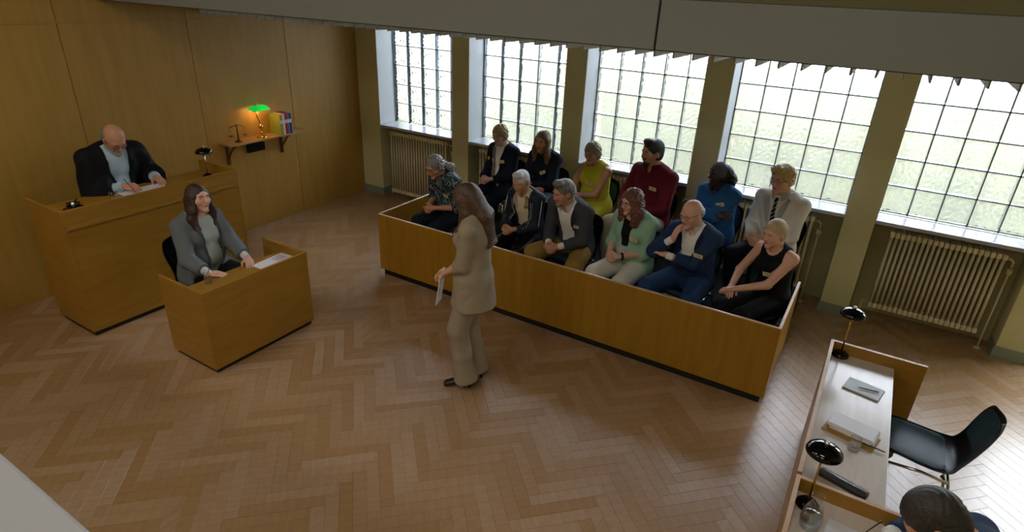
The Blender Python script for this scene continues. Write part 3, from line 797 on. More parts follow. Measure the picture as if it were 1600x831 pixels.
def hand_prims(w, d, n, side, s=1.0, curl=.9, spread=.1, grip=None):
    d = nrm(d); n = nrm(n - d * np.dot(n, d)); t = np.cross(d, n) * side
    P = [Prim(w - d * .01 * s, w + d * .03 * s, (.026 * s, .018 * s), (.034 * s, .016 * s), t, .01),
         Prim(w + d * .03 * s, w + d * .082 * s, (.037 * s, .015 * s), (.038 * s, .0125 * s), t, .01)]
    for i, (o, L, r) in enumerate(((.027, .072, .0088), (.009, .080, .009), (-.009, .074, .0086), (-.026, .058, .0078))):
        b = w + d * (.08 - .004 * abs(i - 1.2)) * s + t * o * s; dirv = nrm(d + t * spread * (1.5 - i) * .5)
        a = curl * (.55 + .12 * i) ; ang = 0
        for j, f in enumerate((.42, .32, .26)):
            ang += a * (.75, 1.0, .8)[j]
            e = b + (dirv * math.cos(ang) + n * math.sin(ang)) * L * f * s
            P.append(Prim(b, e, r * s * (1, .93, .85)[j], r * s * (.93, .85, .72)[j], t, .004)); b = e
    b = w + d * .022 * s + t * .024 * s; td = nrm(d * .65 + t * .65 + n * .35)
    e = b + td * .045 * s; P.append(Prim(b, e, .0135 * s, .0115 * s, t, .008))
    td = nrm(d * .9 + t * .2 + n * (.3 + .3 * curl)); e2 = e + td * .032 * s; P.append(Prim(e, e2, .0112 * s, .0085 * s, t, .005))
    return P
# ---- head, in its own frame: origin at the middle of the head, +Y the face, +Z up
def head_prims(H, c, s=1.0, female=False, heavy=0.0, old=False):
    def P(x, y, z): return c + H @ (vec(x, y, z) * s)
    X = H[:, 0]; j = (.9 if female else 1.0) + heavy * .15
    E = lambda x, y, z, r, k=.02, sub=False: Ell(P(x, y, z), [v * s for v in r], k, H, sub)
    L = [E(0, -.014, .036, (.074, .094, .086)), E(0, .022, -.012, (.062, .066, .085), .03),
         Prim(P(0, .012, -.035), P(0, .058, -.098), (.058 * s * j, .05 * s), (.026 * s * j, .020 * s), X, .03),
         E(0, .072, -.098, (.018 * j, .014, .014), .02),
         Prim(P(-.036, .078, .024), P(.036, .078, .024), .010 * s, .010 * s, X, .02),
         E(.036, .056, -.022, (.024 + heavy * .01, .022, .022), .025), E(-.036, .056, -.022, (.024 + heavy * .01, .022, .022), .025),
         E(.031, .098, .006, (.015, .012, .008), .014, True), E(-.031, .098, .006, (.015, .012, .008), .014, True),
         Prim(P(0, .085, .012), P(0, .106, -.025), .0068 * s, .0095 * s, X, .010),
         E(.010, .096, -.028, (.007, .008, .0055), .006), E(-.010, .096, -.028, (.007, .008, .0055), .006),
         Prim(P(-.018, .085, -.053), P(.018, .085, -.053), (.006 * s, .005 * s), (.006 * s, .005 * s), H[:, 2], .005),
         E(0, .089, -.052, (.014, .008, .005), .006), E(0, .087, -.062, (.015, .008, .0055), .006),
         E(.076, -.012, -.004, (.007, .018, .031), .006), E(-.076, -.012, -.004, (.007, .018, .031), .006),
         Prim(P(0, -.022, -.05), P(0, -.04, -.15), (.053 * s * j, .055 * s), (.056 * s * j, .056 * s), X, .02)]
    return L
def skin_mat(name, base, lip, rough=.5):
    m = mat(name, base, rough, bump=.05, bscale=300)
    m.node_tree.nodes['Principled BSDF'].inputs['Subsurface Weight'].default_value = .08
    m.node_tree.nodes['Principled BSDF'].inputs['Subsurface Scale'].default_value = .02
    return m, mat(name + '_lips', lip, .4)
SKINS = {'fair': skin_mat('skin_fair', 'dcaa92', 'c07c72'), 'ruddy': skin_mat('skin_ruddy', 'cc9478', 'b0705f'),
         'tan': skin_mat('skin_tan', 'c8946e', 'a86a58'), 'dark': skin_mat('skin_dark', '4a2c20', '5a2c28')}
EYEW = mat('eye_white', 'e0dcd8', .2); EYED = mat('eye_iris', '2a221c', .15)
def hair_mat(name, a, b, scale=95):
    if name in MATS: return MATS[name]
    m = bpy.data.materials.new(name); m.use_nodes = True; nt = m.node_tree; B = nt.nodes['Principled BSDF']; L = nt.links.new
    tc = nt.nodes.new('ShaderNodeTexCoord'); mp = nt.nodes.new('ShaderNodeMapping'); mp.inputs['Scale'].default_value = (scale, scale, scale * .12)
    n = nt.nodes.new('ShaderNodeTexNoise'); n.inputs['Scale'].default_value = 4; n.inputs['Detail'].default_value = 5
    L(tc.outputs['Object'], mp.inputs['Vector']); L(mp.outputs['Vector'], n.inputs['Vector'])
    cr = nt.nodes.new('ShaderNodeValToRGB'); cr.color_ramp.elements[0].position = .35; cr.color_ramp.elements[1].position = .65
    cr.color_ramp.elements[0].color = lin(a); cr.color_ramp.elements[1].color = lin(b)
    L(n.outputs['Fac'], cr.inputs['Fac']); L(cr.outputs['Color'], B.inputs['Base Color']); B.inputs['Roughness'].default_value = .45
    bp = nt.nodes.new('ShaderNodeBump'); bp.inputs['Strength'].default_value = .35; bp.inputs['Distance'].default_value = .01
    L(n.outputs['Fac'], bp.inputs['Height']); L(bp.outputs['Normal'], B.inputs['Normal']); MATS[name] = m; return m
def pattern_mat(name, cols, scale, rough=.7):
    m = bpy.data.materials.new(name); m.use_nodes = True; nt = m.node_tree; B = nt.nodes['Principled BSDF']; L = nt.links.new
    tc = nt.nodes.new('ShaderNodeTexCoord'); n = nt.nodes.new('ShaderNodeTexNoise'); n.inputs['Scale'].default_value = scale; n.inputs['Detail'].default_value = 2; n.inputs['Distortion'].default_value = 1.2
    L(tc.outputs['Object'], n.inputs['Vector']); cr = nt.nodes.new('ShaderNodeValToRGB'); cr.color_ramp.interpolation = 'CONSTANT'
    e = cr.color_ramp.elements
    for i, (p, c) in enumerate(cols):
        if i < 2: e[i].position = p; e[i].color = lin(c)
        else: q = e.new(p); q.color = lin(c)
    L(n.outputs['Fac'], cr.inputs['Fac']); L(cr.outputs['Color'], B.inputs['Base Color']); B.inputs['Roughness'].default_value = rough; MATS[name] = m; return m
def cloth(name, col, rough=.8, bump=.25, scale=60): return mat(name, col, rough, bump=bump, bscale=scale, spec=.25)
def folds(amp=.004, f=22, seed=0):
    r = random.Random(seed); W = [(r.uniform(-1, 1) * f, r.uniform(-1, 1) * f, r.uniform(-1.4, 1.4) * f, r.uniform(0, 6)) for _ in range(5)]
    def g(X):
        o = 0
        for a, b, c, p in W: o = o + np.sin(X[..., 0] * a + X[..., 1] * b + X[..., 2] * c + p)
        return o * amp / 3
    return g

def person(label, loc, rz, hgt=1.70, hip=None, lean=6, side=0, twist=0, ground=0.0, build=1.0, female=False, skin='fair',
           ankles=None, knee_pole=None, hands=None, elbow=None, hand_dir=None, palm=None, curl=(.9, .9), head=(0, 0, 0), neck_fwd=.03,
           hair=None, hair_style='short', garments=(), shoes='181614', glasses=None, badge=None, extras=None, bust=0.0, belly=0.0, group=None, heavy=0.0,
           brow='5a4030', beard=None, seated=True, shrug=0.0, seed=1, bare_legs=False, heels=0.0, armless=False):
    """local frame: origin on the ground under the hips, +Y where the person faces, +X the person's right"""
    s = hgt / 1.70
    t = thing('person', label, 'person', loc, rz, group)
    rs, rf = SKINS[skin]
    hz = (hip if hip is not None else (.45 + .095)) ; hipc = vec(0, 0, hz)
    # ---- spine
    up = vec(0, 0, 1)
    def dirn(l, sd): 
        l = math.radians(l); sd = math.radians(sd); return nrm(vec(math.sin(sd), math.sin(l), math.cos(l) * math.cos(sd)))
    d1 = dirn(lean * .5, side * .5); d2 = dirn(lean, side); d3 = dirn(lean * 1.25 + 4, side)
    waist = hipc + d1 * .17 * s; chest = waist + d2 * .19 * s; neckb = chest + d3 * .15 * s
    Rh = vec(1, 0, 0); Rs = rot('Z', twist) @ vec(1, 0, 0); Rm = nrm(Rh + Rs)
    Rs = nrm(Rs - d3 * np.dot(Rs, d3)); Fs = np.cross(d3, Rs)
    b = build; bw = b * s; fw = .92 if female else 1.0
    sw = (.165 if female else .19) * s * (1 + (b - 1) * .5)
    torso = [Prim(hipc - up * .035 * s, hipc + d1 * .05 * s, (.155 * bw * (1.04 if female else .98), .115 * bw), (.158 * bw, .112 * bw), Rh, .03),
             Prim(hipc + d1 * .05 * s, waist, (.155 * bw, .112 * bw), (.138 * bw * fw, .10 * bw), Rh, .03),
             Prim(waist, chest, (.138 * bw * fw, .10 * bw), (.155 * bw * fw, .112 * bw), Rm, .03),
             Prim(chest, chest + d3 * .08 * s, (.155 * bw * fw, .112 * bw), (.150 * bw * fw, .095 * bw), Rs, .03)]
    if belly: torso.append(Ell(waist + np.cross(d1, Rh) * .045 * s, (.13 * bw, .10 * bw + belly, .13 * s), .04))
    if bust:
        for sx in (-1, 1): torso.append(Ell(chest + Fs * .075 * bw + Rs * sx * .065 * s - d3 * .01, (.058 * s + bust * .4, .05 * s + bust, .058 * s + bust * .3), .04))
    shd = [neckb - d3 * .062 * s + Rs * sx * sw * .92 + up * shrug for sx in (1, -1)]
    for i, sx in enumerate((1, -1)):
        torso.append(Prim(neckb - d3 * .015 * s + Rs * sx * .03, shd[i], (.042 * s, .045 * s), (.047 * s, .050 * s), Rs, .035))
    neckp = Prim(neckb - d3 * .04 * s, neckb + d3 * .05 * s + Fs * neck_fwd * .6, (.062 * s * fw, .06 * s), (.054 * s * fw, .054 * s), Rs, .03)
    # ---- legs
    hipj = [hipc + vec(sx * .088 * s, 0, -.01) for sx in (1, -1)]
    if ankles is None: ankles = [(.11, .40, ground + .085), (-.11, .40, ground + .085)]
    knee_pole = knee_pole or [(.25, 1, 1), (-.25, 1, 1)]
    legs = []; L1, L2 = .425 * s, .405 * s; knees = []; anks = []
    for i in range(2):
        kn, an = ik(hipj[i], ankles[i], L1, L2, knee_pole[i]); knees.append(kn); anks.append(an)
        legs.append([Prim(hipj[i], kn, (.083 * bw, .085 * bw), (.056 * bw, .058 * bw), Rh, .03), Prim(kn, kn * .45 + an * .55, (.055 * bw, .057 * bw), (.048 * bw, .052 * bw), Rh, .02),
                     Prim(kn * .45 + an * .55, an, (.048 * bw, .05 * bw), (.036 * s, .038 * s), Rh, .02)])
    toes = []
    for i, sx in enumerate((1, -1)):
        fd = nrm(vec(sx * .22, 1, 0)) if not isinstance(heels, tuple) else nrm(vec(*heels[1][i]))
        hl = heels[0] if isinstance(heels, tuple) else heels
        a = anks[i] + vec(0, 0, -.045) - fd * .03; toe = anks[i] + fd * .15 * s + vec(0, 0, -.062 - hl)
        toes.append((a, toe, fd))
    # ---- arms
    A1, A2 = .285 * s, .245 * s
    if hands is None: hands = [(.06, .30, hz + .10), (-.06, .30, hz + .10)]
    elbow = elbow or [(.55, -.6, -.9), (-.55, -.6, -.9)]
    arms = []; wr = []; els = []
    ab = .5 + .5 * b
    for i in range(2):
        el, w = ik(shd[i], hands[i], A1, A2, elbow[i]); wr.append(w); els.append(el)
        arms.append([Prim(shd[i], el, (.045 * s * ab, .047 * s * ab), (.037 * s * ab, .038 * s * ab), Rs, .03), Prim(el, w, (.039 * s * ab, .040 * s * ab), (.027 * s, .024 * s), Rs, .012)])
    # ---- body skin
    bodyp = torso + [neckp]
    for l in legs: bodyp += [Prim(p.a, p.b, tuple(p.ra), tuple(p.rb), p.r, .02) for p in l]
    for a in arms: bodyp += a
    for (a, toe, fd) in toes: bodyp.append(Prim(a, toe, (.030 * s, .030 * s), (.034 * s, .018 * s), np.cross(fd, up), .02))
    parts = []
    v, q = Field(bodyp, .014).mesh(); parts.append((v, q, 0))
    for i, sx in enumerate((1, -1)):
        fdir = nrm(wr[i] - els[i])
        hd = fdir if hand_dir is None or hand_dir[i] is None else vec(*hand_dir[i])
        pn = vec(-sx * .5, 0, -1) if palm is None or palm[i] is None else vec(*palm[i])
        pr_ = hand_prims(wr[i], nrm(hd), pn, sx, s * (.94 if female else 1.0), curl[i])
        pr_.append(Prim(wr[i] - fdir * .03, wr[i] + nrm(hd) * .01, (.028 * s, .024 * s), (.027 * s, .020 * s), Rs, .01))
        v, q = Field(pr_, .0042, pad=.01).mesh(); parts.append((v, q, 0))
    # ---- head
    hy, hp, hr = head
    H = rot('Z', hy) @ rot('X', -hp) @ rot('Y', hr)      # yaw left +, pitch down +, roll
    ntop = neckb + d3 * .062 * s + Fs * neck_fwd
    hs = s * (.97 if female else 1.0)
    hc = ntop + H @ (vec(0, .028, .088) * hs)
    hpz = head_prims(H, hc, hs, female, heavy)
    hpz.append(Prim(neckb, ntop + H @ vec(0, -.005, .03), (.056 * s * fw, .056 * s), (.050 * s * fw, .052 * s), Rs, .03))
    fh = Field(hpz, .0052, pad=.012); v, q = fh.mesh()
    loc_ = (v - hc) @ H / hs            # to the head frame
    cen = loc_[q].mean(1)
    lips = (np.abs(cen[:, 0]) < .022 - .006 * (np.abs(cen[:, 2] + .058) / .01)) & (cen[:, 1] > .078) & (np.abs(cen[:, 2] + .0575) < .0115)
    parts += [(v, q[~lips], 0), (v, q[lips], 1)] if lips.any() else [(v, q, 0)]
    for sx in (-1, 1):
        p_ = fh.hit(hc + H @ (vec(sx * .031, .14, .005) * hs), -H[:, 1], .12); yy = .083 if p_ is None else ((p_ - hc) @ H[:, 1]) / hs
        ec = hc + H @ (vec(sx * .031, yy - .0042, .005) * hs); a, qq = uv_ball((0, 0, 0), 1.0, 6)
        parts.append((((a * np.array([.0120, .0062, .0046]) * hs) @ H.T) + ec, qq, 2))
        a, qq = uv_ball((0, 0, 0), 1.0, 5); parts.append((((a * np.array([.0056, .0040, .0044]) * hs + np.array([0, .0034, .0004]) * hs) @ H.T) + ec, qq, 3))
    me = np_mesh('body', parts)
    link_mesh('body', me, [rs, rf, EYEW, EYED], t)
    # eyebrows
    for sx in (-1, 1):
        bm_ = MB()
        pts = [Vector(fh.hit(hc + H @ (vec(sx * x, .14, z) * hs), -H[:, 1], .12) if fh.hit(hc + H @ (vec(sx * x, .14, z) * hs), -H[:, 1], .12) is not None else hc + H @ (vec(sx * x, .085, z) * hs)) for x, z in ((.014, .022), (.026, .027), (.038, .027), (.046, .021))]
        bm_.tube(pts, [.003, .0042, .0038, .002], 6)
        bm_.build('eyebrow', mat('brow_' + brow, brow, .8), t)
    # ---- garments
    fields = {}
    allarms = arms
    def sleeve(i, frac, off, flat=True):
        """arm primitives cut at frac (0 shoulder, 1 elbow, 2 wrist)"""
        u, fo = arms[i]; out = []
        if frac <= 1:
            e = u.a + (u.b - u.a) * frac; rb = u.ra + (u.rb - u.ra) * frac; out.append(Prim(u.a, e, tuple(u.ra + .004), tuple(rb + .008), u.r, .03, flatb=flat))
        else:
            out.append(Prim(u.a, u.b, tuple(u.ra), tuple(u.rb + .004), u.r, .03)); g = frac - 1; e = fo.a + (fo.b - fo.a) * g; rb = fo.ra + (fo.rb - fo.ra) * g
            out.append(Prim(fo.a, e, tuple(fo.ra + .003), tuple(rb + .007), fo.r, .012, flatb=flat))
        return out
    # torso coordinates for cuts: height along the spine above the hips, sideways, forward
    def tc(X):
        z = (X - hipc); hh = z @ nrm(neckb - hipc); sd = z @ Rs; ff = (X - chest) @ Fs; return hh, sd, ff
    TH = np.linalg.norm(neckb - hipc)
    for gname, g in garments:
        kind = g['kind']; off = g.get('off', .012); m_ = g['mat']; h = g.get('h', .011)
        if kind == 'top':
            pr_ = list(torso)
            if g.get('neck', True): pr_.append(Prim(neckp.a, neckp.a + (neckp.b - neckp.a) * g.get('collar', .75), tuple(neckp.ra + .002), tuple(neckp.rb + .004), Rs, .02, flatb=True))
            if g.get('hem'):      # cloth over the lap / below the hips
                hl = g['hem']
                if seated:
                    for i in range(2): pr_.append(Prim(hipj[i], hipj[i] + (knees[i] - hipj[i]) * hl, (.088 * bw, .09 * bw), (.08 * bw, .08 * bw), Rh, .03, flatb=True))
                else: pr_.append(Prim(hipc, hipc - up * hl, (.170 * bw, .146 * bw), (.188 * bw, .168 * bw), Rh, .03, flatb=True))
            sl = g.get('sleeve', 2)
            sl = sl if isinstance(sl, tuple) else (sl, sl)
            for i in range(2):
                if sl[i] > 0: pr_ += sleeve(i, sl[i], off)
            cuts = []
            vw = g.get('V')       # (bottom height fraction, half width at the bottom, half width at the neck[, sideways shift])
            if vw:
                def cV(X, vw=vw, vd=g.get('vdepth')):
                    hh, sd, ff = tc(X); z = hh / TH; w = vw[1] + (vw[2] - vw[1]) * np.clip((z - vw[0]) / (1 - vw[0]), 0, 1.3)
                    inside = np.maximum(np.maximum(np.maximum(np.abs(sd - (vw[3] if len(vw) > 3 else 0)) - w, (vw[0] - z) * TH), -ff - .02), ff - (np.where(z < .3, .5, np.where(z < .6, .27, .19)) if vd is None else vd))
                    return -inside
                cuts.append(cV)
            nk = g.get('scoop')   # round neckline radius
            if nk:
                cuts.append(lambda X, nk=nk: -(Ell(neckb + Fs * .03 * s, (nk, nk * .9, g.get('scoopz', .07)), .02).d(X)))
            if g.get('tank'):     # sleeveless: cut the shoulders beyond the strap
                wd = g['tank']
                def cT(X, wd=wd):
                    hh, sd, ff = tc(X); z = hh / TH; lim = np.where(z > .62, wd + (1 - np.clip((z - .62) / .25, 0, 1)) * .05, .5)
                    return np.abs(sd) - lim
                cuts.append(cT)
            f_ = Field(pr_, h, off, cuts, folds(g.get('fold', .004), 24, seed))
        elif kind == 'trousers':
            pr_ = [Prim(torso[0].a, torso[0].b, tuple(torso[0].ra), tuple(torso[0].rb), Rh, .03, flatb=True)]
            lw = g.get('loose', 0)
            for l, (a, toe, fd) in zip(legs, toes):
                fl = g.get('flare', .012); e = l[2].b + nrm(l[2].b - l[2].a) * g.get('len', .01)
                pr_ += [Prim(l[0].a, l[0].b, tuple(l[0].ra), tuple(l[0].rb + .006 + lw), Rh, .025), Prim(l[1].a, l[1].b, tuple(l[1].ra + .005 + lw), tuple(l[1].rb + .008 + lw), Rh, .02),
                        Prim(l[2].a, e, tuple(l[2].ra + .008 + lw), tuple(l[2].rb + fl + lw), Rh, .02, flatb=True)]
                if g.get('short'): pr_.pop(); pr_.pop()
            f_ = Field(pr_, h, off, (), folds(g.get('fold', .005), 26, seed + 5))
        elif kind == 'skirt':
            pr_ = [torso[0], torso[1]]
            for i in range(2): pr_.append(Prim(hipj[i], knees[i], (.092 * bw, .09 * bw), (.07 * bw, .07 * bw), Rh, .08, flatb=False))
            f_ = Field(pr_, h, off, (), folds(.004, 20, seed + 5))
        elif kind == 'robe':
            pr_ = list(torso)
            pr_.append(Prim(hipc, hipc - up * .12, (.18 * bw, .13 * bw), (.20 * bw, .14 * bw), Rh, .05, flatb=True))
            for i in range(2):
                u, fo = arms[i]; e = fo.a + (fo.b - fo.a) * .72
                pr_ += [Prim(u.a, u.b, tuple(u.ra + .012), (.07 * s, .07 * s), u.r, .04), Prim(fo.a, e, (.07 * s, .07 * s), (.062 * s, .075 * s), fo.r, .03, flatb=True),
                        Prim(u.b, u.b - up * .08, (.06, .06), (.05, .05), u.r, .04)]
            vw = g['V']
            def cV(X, vw=vw):
                hh, sd, ff = tc(X); z = hh / TH; w = vw[1] + (vw[2] - vw[1]) * np.clip(z, 0, 1.3)
                return -np.maximum(np.abs(sd - .0) - w, -ff - .01)
            f_ = Field(pr_, h, off, (cV,), folds(.007, 20, seed))
        v, q = f_.mesh()
        mats_ = m_ if isinstance(m_, (list, tuple)) else [m_]
        o = link_mesh(gname, np_mesh(gname, [(v, q, 0)]), mats_, t); fields[gname] = f_
        if g.get('label'): o['label'] = g['label']
    topf = [fields[n] for n, g in garments if g['kind'] in ('top', 'robe')]
    def surf(hh, sd, extra=0.0, F_=None):
        """point on the front of the outermost top at height hh (0 hips, 1 neck) and sideways sd (metres, + person's right)"""
        base = hipc + (neckb - hipc) * hh; R_ = Rs if hh > .6 else Rm
        Fd = np.cross(nrm(neckb - hipc), R_); p0 = base + R_ * sd + Fd * .24
        best = None
        for f_ in ([F_] if F_ else topf):
            r = f_.hit(p0, -Fd, .24)
            if r is not None and (best is None or np.dot(r, Fd) > np.dot(best, Fd)): best = r
        if best is None: best = base + R_ * sd + Fd * .12
        return best + Fd * extra, Fd, R_
    ctx = dict(t=t, surf=surf, wr=wr, els=els, shd=shd, H=H, hc=hc, hs=hs, s=s, neckb=neckb, Fs=Fs, Rs=Rs, d3=d3, knees=knees, anks=anks, arms=arms, fh=fh, hipc=hipc, chest=chest, toes=toes)
    # ---- shoes
    if shoes:
        pr_ = []
        for (a, toe, fd) in toes:
            rt = np.cross(fd, up); mid = a * .5 + toe * .5
            pr_ += [Prim(a + vec(0, 0, .015), a + vec(0, 0, -.008), (.036 * s, .04 * s), (.036 * s, .04 * s), rt, .01), Prim(a, toe, (.038 * s, .034 * s), (.040 * s, .024 * s), rt, .02)]
        for i, ((a, toe, fd), nm) in enumerate(zip(toes, ('shoe', 'shoe'))):
            hl = heels[0] if isinstance(heels, tuple) else heels
            gz = toe[2] - .026
            f_ = Field(pr_[2 * i:2 * i + 2], .007, 0, (lambda X, gz=gz: gz - X[..., 2],) if not hl else (), None, .015); v, q = f_.mesh()
            ps = [(v, q, 0)]
            if hl:
                f2 = Field([Prim(a + vec(0, 0, -.02) - fd * .005, vec(a[0] - fd[0] * .012, a[1] - fd[1] * .012, toe[2] - .02), (.02, .02), (.011, .011), None, .01, flatb=True)], .005, 0, (), None, .012); v, q = f2.mesh(); ps.append((v, q, 0))
            link_mesh('shoe', np_mesh('shoe', ps), mat('shoe_' + shoes, shoes, .35), t)
    # ---- hair
    if hair:
        hm = hair_mat('hair_' + hair[0], hair[0], hair[1])
        P = lambda x, y, z: hc + H @ (vec(x, y, z) * hs)
        base = [Ell(P(0, -.016, .038), (.078 * hs, .098 * hs, .088 * hs), .02, H), Ell(P(0, -.035, -.02), (.070 * hs, .072 * hs, .07 * hs), .03, H)]
        if hair_style in ('bald',): base = [Ell(P(0, -.036, .006), (.084 * hs, .086 * hs, .064 * hs), .02, H)]
        pr_ = [p for p in base]
        st = hair_style; amp, fq = .002, 160; th = .007; neckz = -.075; fe = (.062, .088, .088, .115, -.018)
        if st == 'short': th = .007
        if st == 'quiff': th = .009; pr_.append(Ell(P(0, .045, .105), (.055 * hs, .045 * hs, .028 * hs), .02, H)); neckz = -.06
        if st == 'mop': th = .014; amp = .004; fq = 90; pr_.append(Ell(P(.01, .05, .09), (.062 * hs, .045 * hs, .034 * hs), .02, H)); neckz = -.05
        if st == 'curlyshort': th = .014; amp = .004; fq = 110; neckz = -.08; fe = (.058, .088, .080, .115, -.028)
        if st == 'curly':
            th = .016; amp = .004; fq = 125; neckz = -.3
            for sx in (-1, 1):
                pr_ += [Prim(P(sx * .07, -.01, .03), P(sx * .095, .0, -.08), (.035, .045), (.04, .045), H[:, 0], .03), Prim(P(sx * .095, .0, -.08), P(sx * .085, .03, -.19), (.04, .045), (.028, .03), H[:, 0], .03)]
            pr_.append(Prim(P(0, -.06, -.02), P(0, -.065, -.17), (.085, .035), (.075, .03), H[:, 0], .04))
        if st in ('long', 'longback', 'longside'):
            th = .006; amp = .0009; fq = 160; neckz = -.4
            dn = vec(0, 0, -1)
            if st == 'long':
                for sx in (-1, 1):
                    a = P(sx * .062, .0, .02); b1 = P(sx * .078, .01, -.09); c1 = neckb + Rs * sx * .085 + Fs * .075 + up * .0; e1 = neckb + Rs * sx * .08 + Fs * .115 - d3 * .17 * s
                    pr_ += [Prim(a, b1, (.03, .045), (.026, .045), H[:, 0], .03), Prim(b1, c1, (.028, .04), (.032, .028), Rs, .03), Prim(c1, e1, (.034, .024), (.018, .012), Rs, .03)]
                pr_.append(Prim(P(0, -.07, 0), P(0, -.075, -.16), (.07, .032), (.065, .03), H[:, 0], .03))
            if st == 'longside':
                for sx in (-1, 1):
                    a = P(sx * .062, .0, .02); b1 = P(sx * .08, .0, -.09); c1 = neckb + Rs * sx * .10 + Fs * .07 + up * .015; e1 = neckb + Rs * sx * .065 + Fs * .14 - d3 * .15 * s; e2 = e1 - d3 * .11 * s + Rs * sx * .015
                    pr_ += [Prim(a, b1, (.032, .05), (.032, .05), H[:, 0], .03), Prim(b1, c1, (.034, .045), (.04, .032), Rs, .03), Prim(c1, e1, (.042, .028), (.034, .024), Rs, .03), Prim(e1, e2, (.034, .022), (.016, .012), Rs, .02)]
                pr_.append(Prim(P(0, -.07, 0), P(0, -.09, -.17), (.085, .04), (.09, .035), H[:, 0], .03)); amp = .0014; fq = 110
            if st == 'longback':
                a = P(0, -.07, .02); c1 = neckb - Fs * .085 + up * .02; e1 = neckb - Fs * .125 - d3 * .20 * s; e2 = e1 - up * .12; pr_.append(Prim(P(0, -.04, -.03), neckb - Fs * .04 + up * .01, (.078, .055), (.08, .05), Rs, .04))
                pr_ += [Prim(a, c1, (.075, .05), (.085, .04), Rs, .04), Prim(c1, e1, (.085, .04), (.07, .03), Rs, .04), Prim(e1, e2, (.07, .03), (.03, .018), Rs, .03)]
                for sx in (-1, 1):
                    b0 = P(sx * .068, .015, .02); b1 = P(sx * .08, .03, -.09); b2 = neckb + Rs * sx * .085 + Fs * .10 - d3 * .10 * s
                    pr_ += [Prim(b0, b1, (.028, .042), (.026, .042), H[:, 0], .03), Prim(b1, b2, (.026, .036), (.02, .018), Rs, .03), Prim(b2, b2 - d3 * .14 * s - Rs * sx * .01, (.022, .018), (.012, .01), Rs, .03)]
        if st == 'ponytail':
            th = .009; amp = .004; fq = 120; a = P(0, -.10, .0); b1 = neckb - Fs * .09 - Rs * .03 + up * .03; pr_ += [Ell(P(0, -.105, -.01), (.028, .026, .028), .02, H), Prim(a, b1, (.026, .026), (.045, .04), Rs, .02), Prim(b1, b1 - up * .10, (.045, .04), (.022, .02), Rs, .03)]; neckz = -.3
        if st == 'bun': th = .006; amp = .0015; pr_ += [Ell(P(0, -.115, .01), (.034, .03, .034), .012, H)]; neckz = -.075
        if st == 'braids':
            th = .010; amp = .003; fq = 200; a = P(0, -.09, .05); b1 = P(0, -.15, -.03); b2 = neckb - Fs * .13 - d3 * .08
            pr_ += [Prim(a, b1, (.066, .05), (.075, .05), H[:, 0], .03), Prim(b1, b2, (.066, .04), (.06, .03), Rs, .03), Prim(b2, b2 - up * .16, (.06, .03), (.04, .02), Rs, .03)]; neckz = -.4
        face_c = P(0, fe[3], fe[4])
        fex = Ell(face_c, (fe[0] * hs, fe[1] * hs, fe[2] * hs), .02, H)
        nk = hc + H @ (vec(0, 0, neckz) * hs)
        cuts = [lambda X: -fex.d(X), lambda X: (nk - X) @ H[:, 2]]
        # keep the ears free on short styles
        if st in ('short', 'quiff', 'bald', 'mop', 'bun'):
            for sx in (-1, 1):
                e_ = Ell(P(sx * .082, .002, -.012), (.026 * hs, .028 * hs, .034 * hs), .02, H); cuts.append(lambda X, e_=e_: -e_.d(X))
            side_ = Ell(P(0, .09 if st != 'bald' else .115, -.04), (.12 * hs, .085 * hs, .07 * hs), .02, H); cuts.append(lambda X: -side_.d(X))
        if st in ('long', 'longside', 'longback', 'curly'):
            nkf = Ell(neckb + Fs * .10 + up * .03, (.045, .07, .09), .02); cuts.append(lambda X: -nkf.d(X))
        def hn(X):
            q = (X - hc) @ H
            a = np.arctan2(q[..., 0], -q[..., 1] + .02)
            return amp * (np.sin(a * fq * .12 + 9 * np.sin(q[..., 2] * 30)) + (np.sin(q[..., 0] * fq) * np.sin(q[..., 2] * fq + 1) * np.sin(q[..., 1] * fq) if 'curly' in st or st == 'mop' else 0) * 1.6)
        f_ = Field(pr_, .0062, th - .004, cuts, hn, .02); v, q = f_.mesh()
        o = link_mesh('hair', np_mesh('hair', [(v, q, 0)]), hm, t)
        ctx['hairf'] = f_
    if beard:
        P = lambda x, y, z: hc + H @ (vec(x, y, z) * hs)
        bp_ = [p.grow(.006) for p in hpz[2:4]] + [Prim(P(-.028, .084, -.043), P(.028, .084, -.043), (.007, .006), (.006, .006), H[:, 2], .01)]
        full = beard[1]
        cuts = [lambda X: ((X - hc) @ H[:, 2]) / hs + (.045 if full else .058), lambda X: (.004 if full else .052) * hs - ((X - hc) @ H[:, 1])]
        mo = Ell(P(0, .095, -.057), (.018, .016, .009), .01, H); cuts.append(lambda X: -mo.d(X))
        cuts[0] = lambda X: ((X - hc) @ H[:, 2]) / hs + .040 + (0 if not full else -np.clip((.05 - ((X - hc) @ H[:, 1]) / hs) * .9, 0, .04))
        v, q = Field(bp_, .0052, 0, cuts, None, .012).mesh()
        if len(q): link_mesh('beard', np_mesh('beard', [(v, q, 0)]), hair_mat('beard_' + beard[0], beard[0], beard[0]), t)
    if glasses:
        gm = mat('frame_' + glasses, glasses, .3); b_ = MB()
        for sx in (-1, 1):
            c = vec(sx * .031, .098, .004); pts = [Vector(hc + H @ ((c + vec(.021 * math.cos(a), -.004 * abs(math.cos(a)), .016 * math.sin(a))) * hs)) for a in [2 * PI * k / 14 for k in range(14)]]
            b_.tube(pts, .0019, 6, closed=True)
            b_.tube([Vector(hc + H @ (vec(sx * .052, .095, .008) * hs)), Vector(hc + H @ (vec(sx * .072, .05, .010) * hs)), Vector(hc + H @ (vec(sx * .080, -.01, .012) * hs))], .0017, 6)
        b_.tube([Vector(hc + H @ (vec(-.010, .100, .008) * hs)), Vector(hc + H @ (vec(.010, .100, .008) * hs))], .0017, 6)
        b_.build('glasses', gm, t)
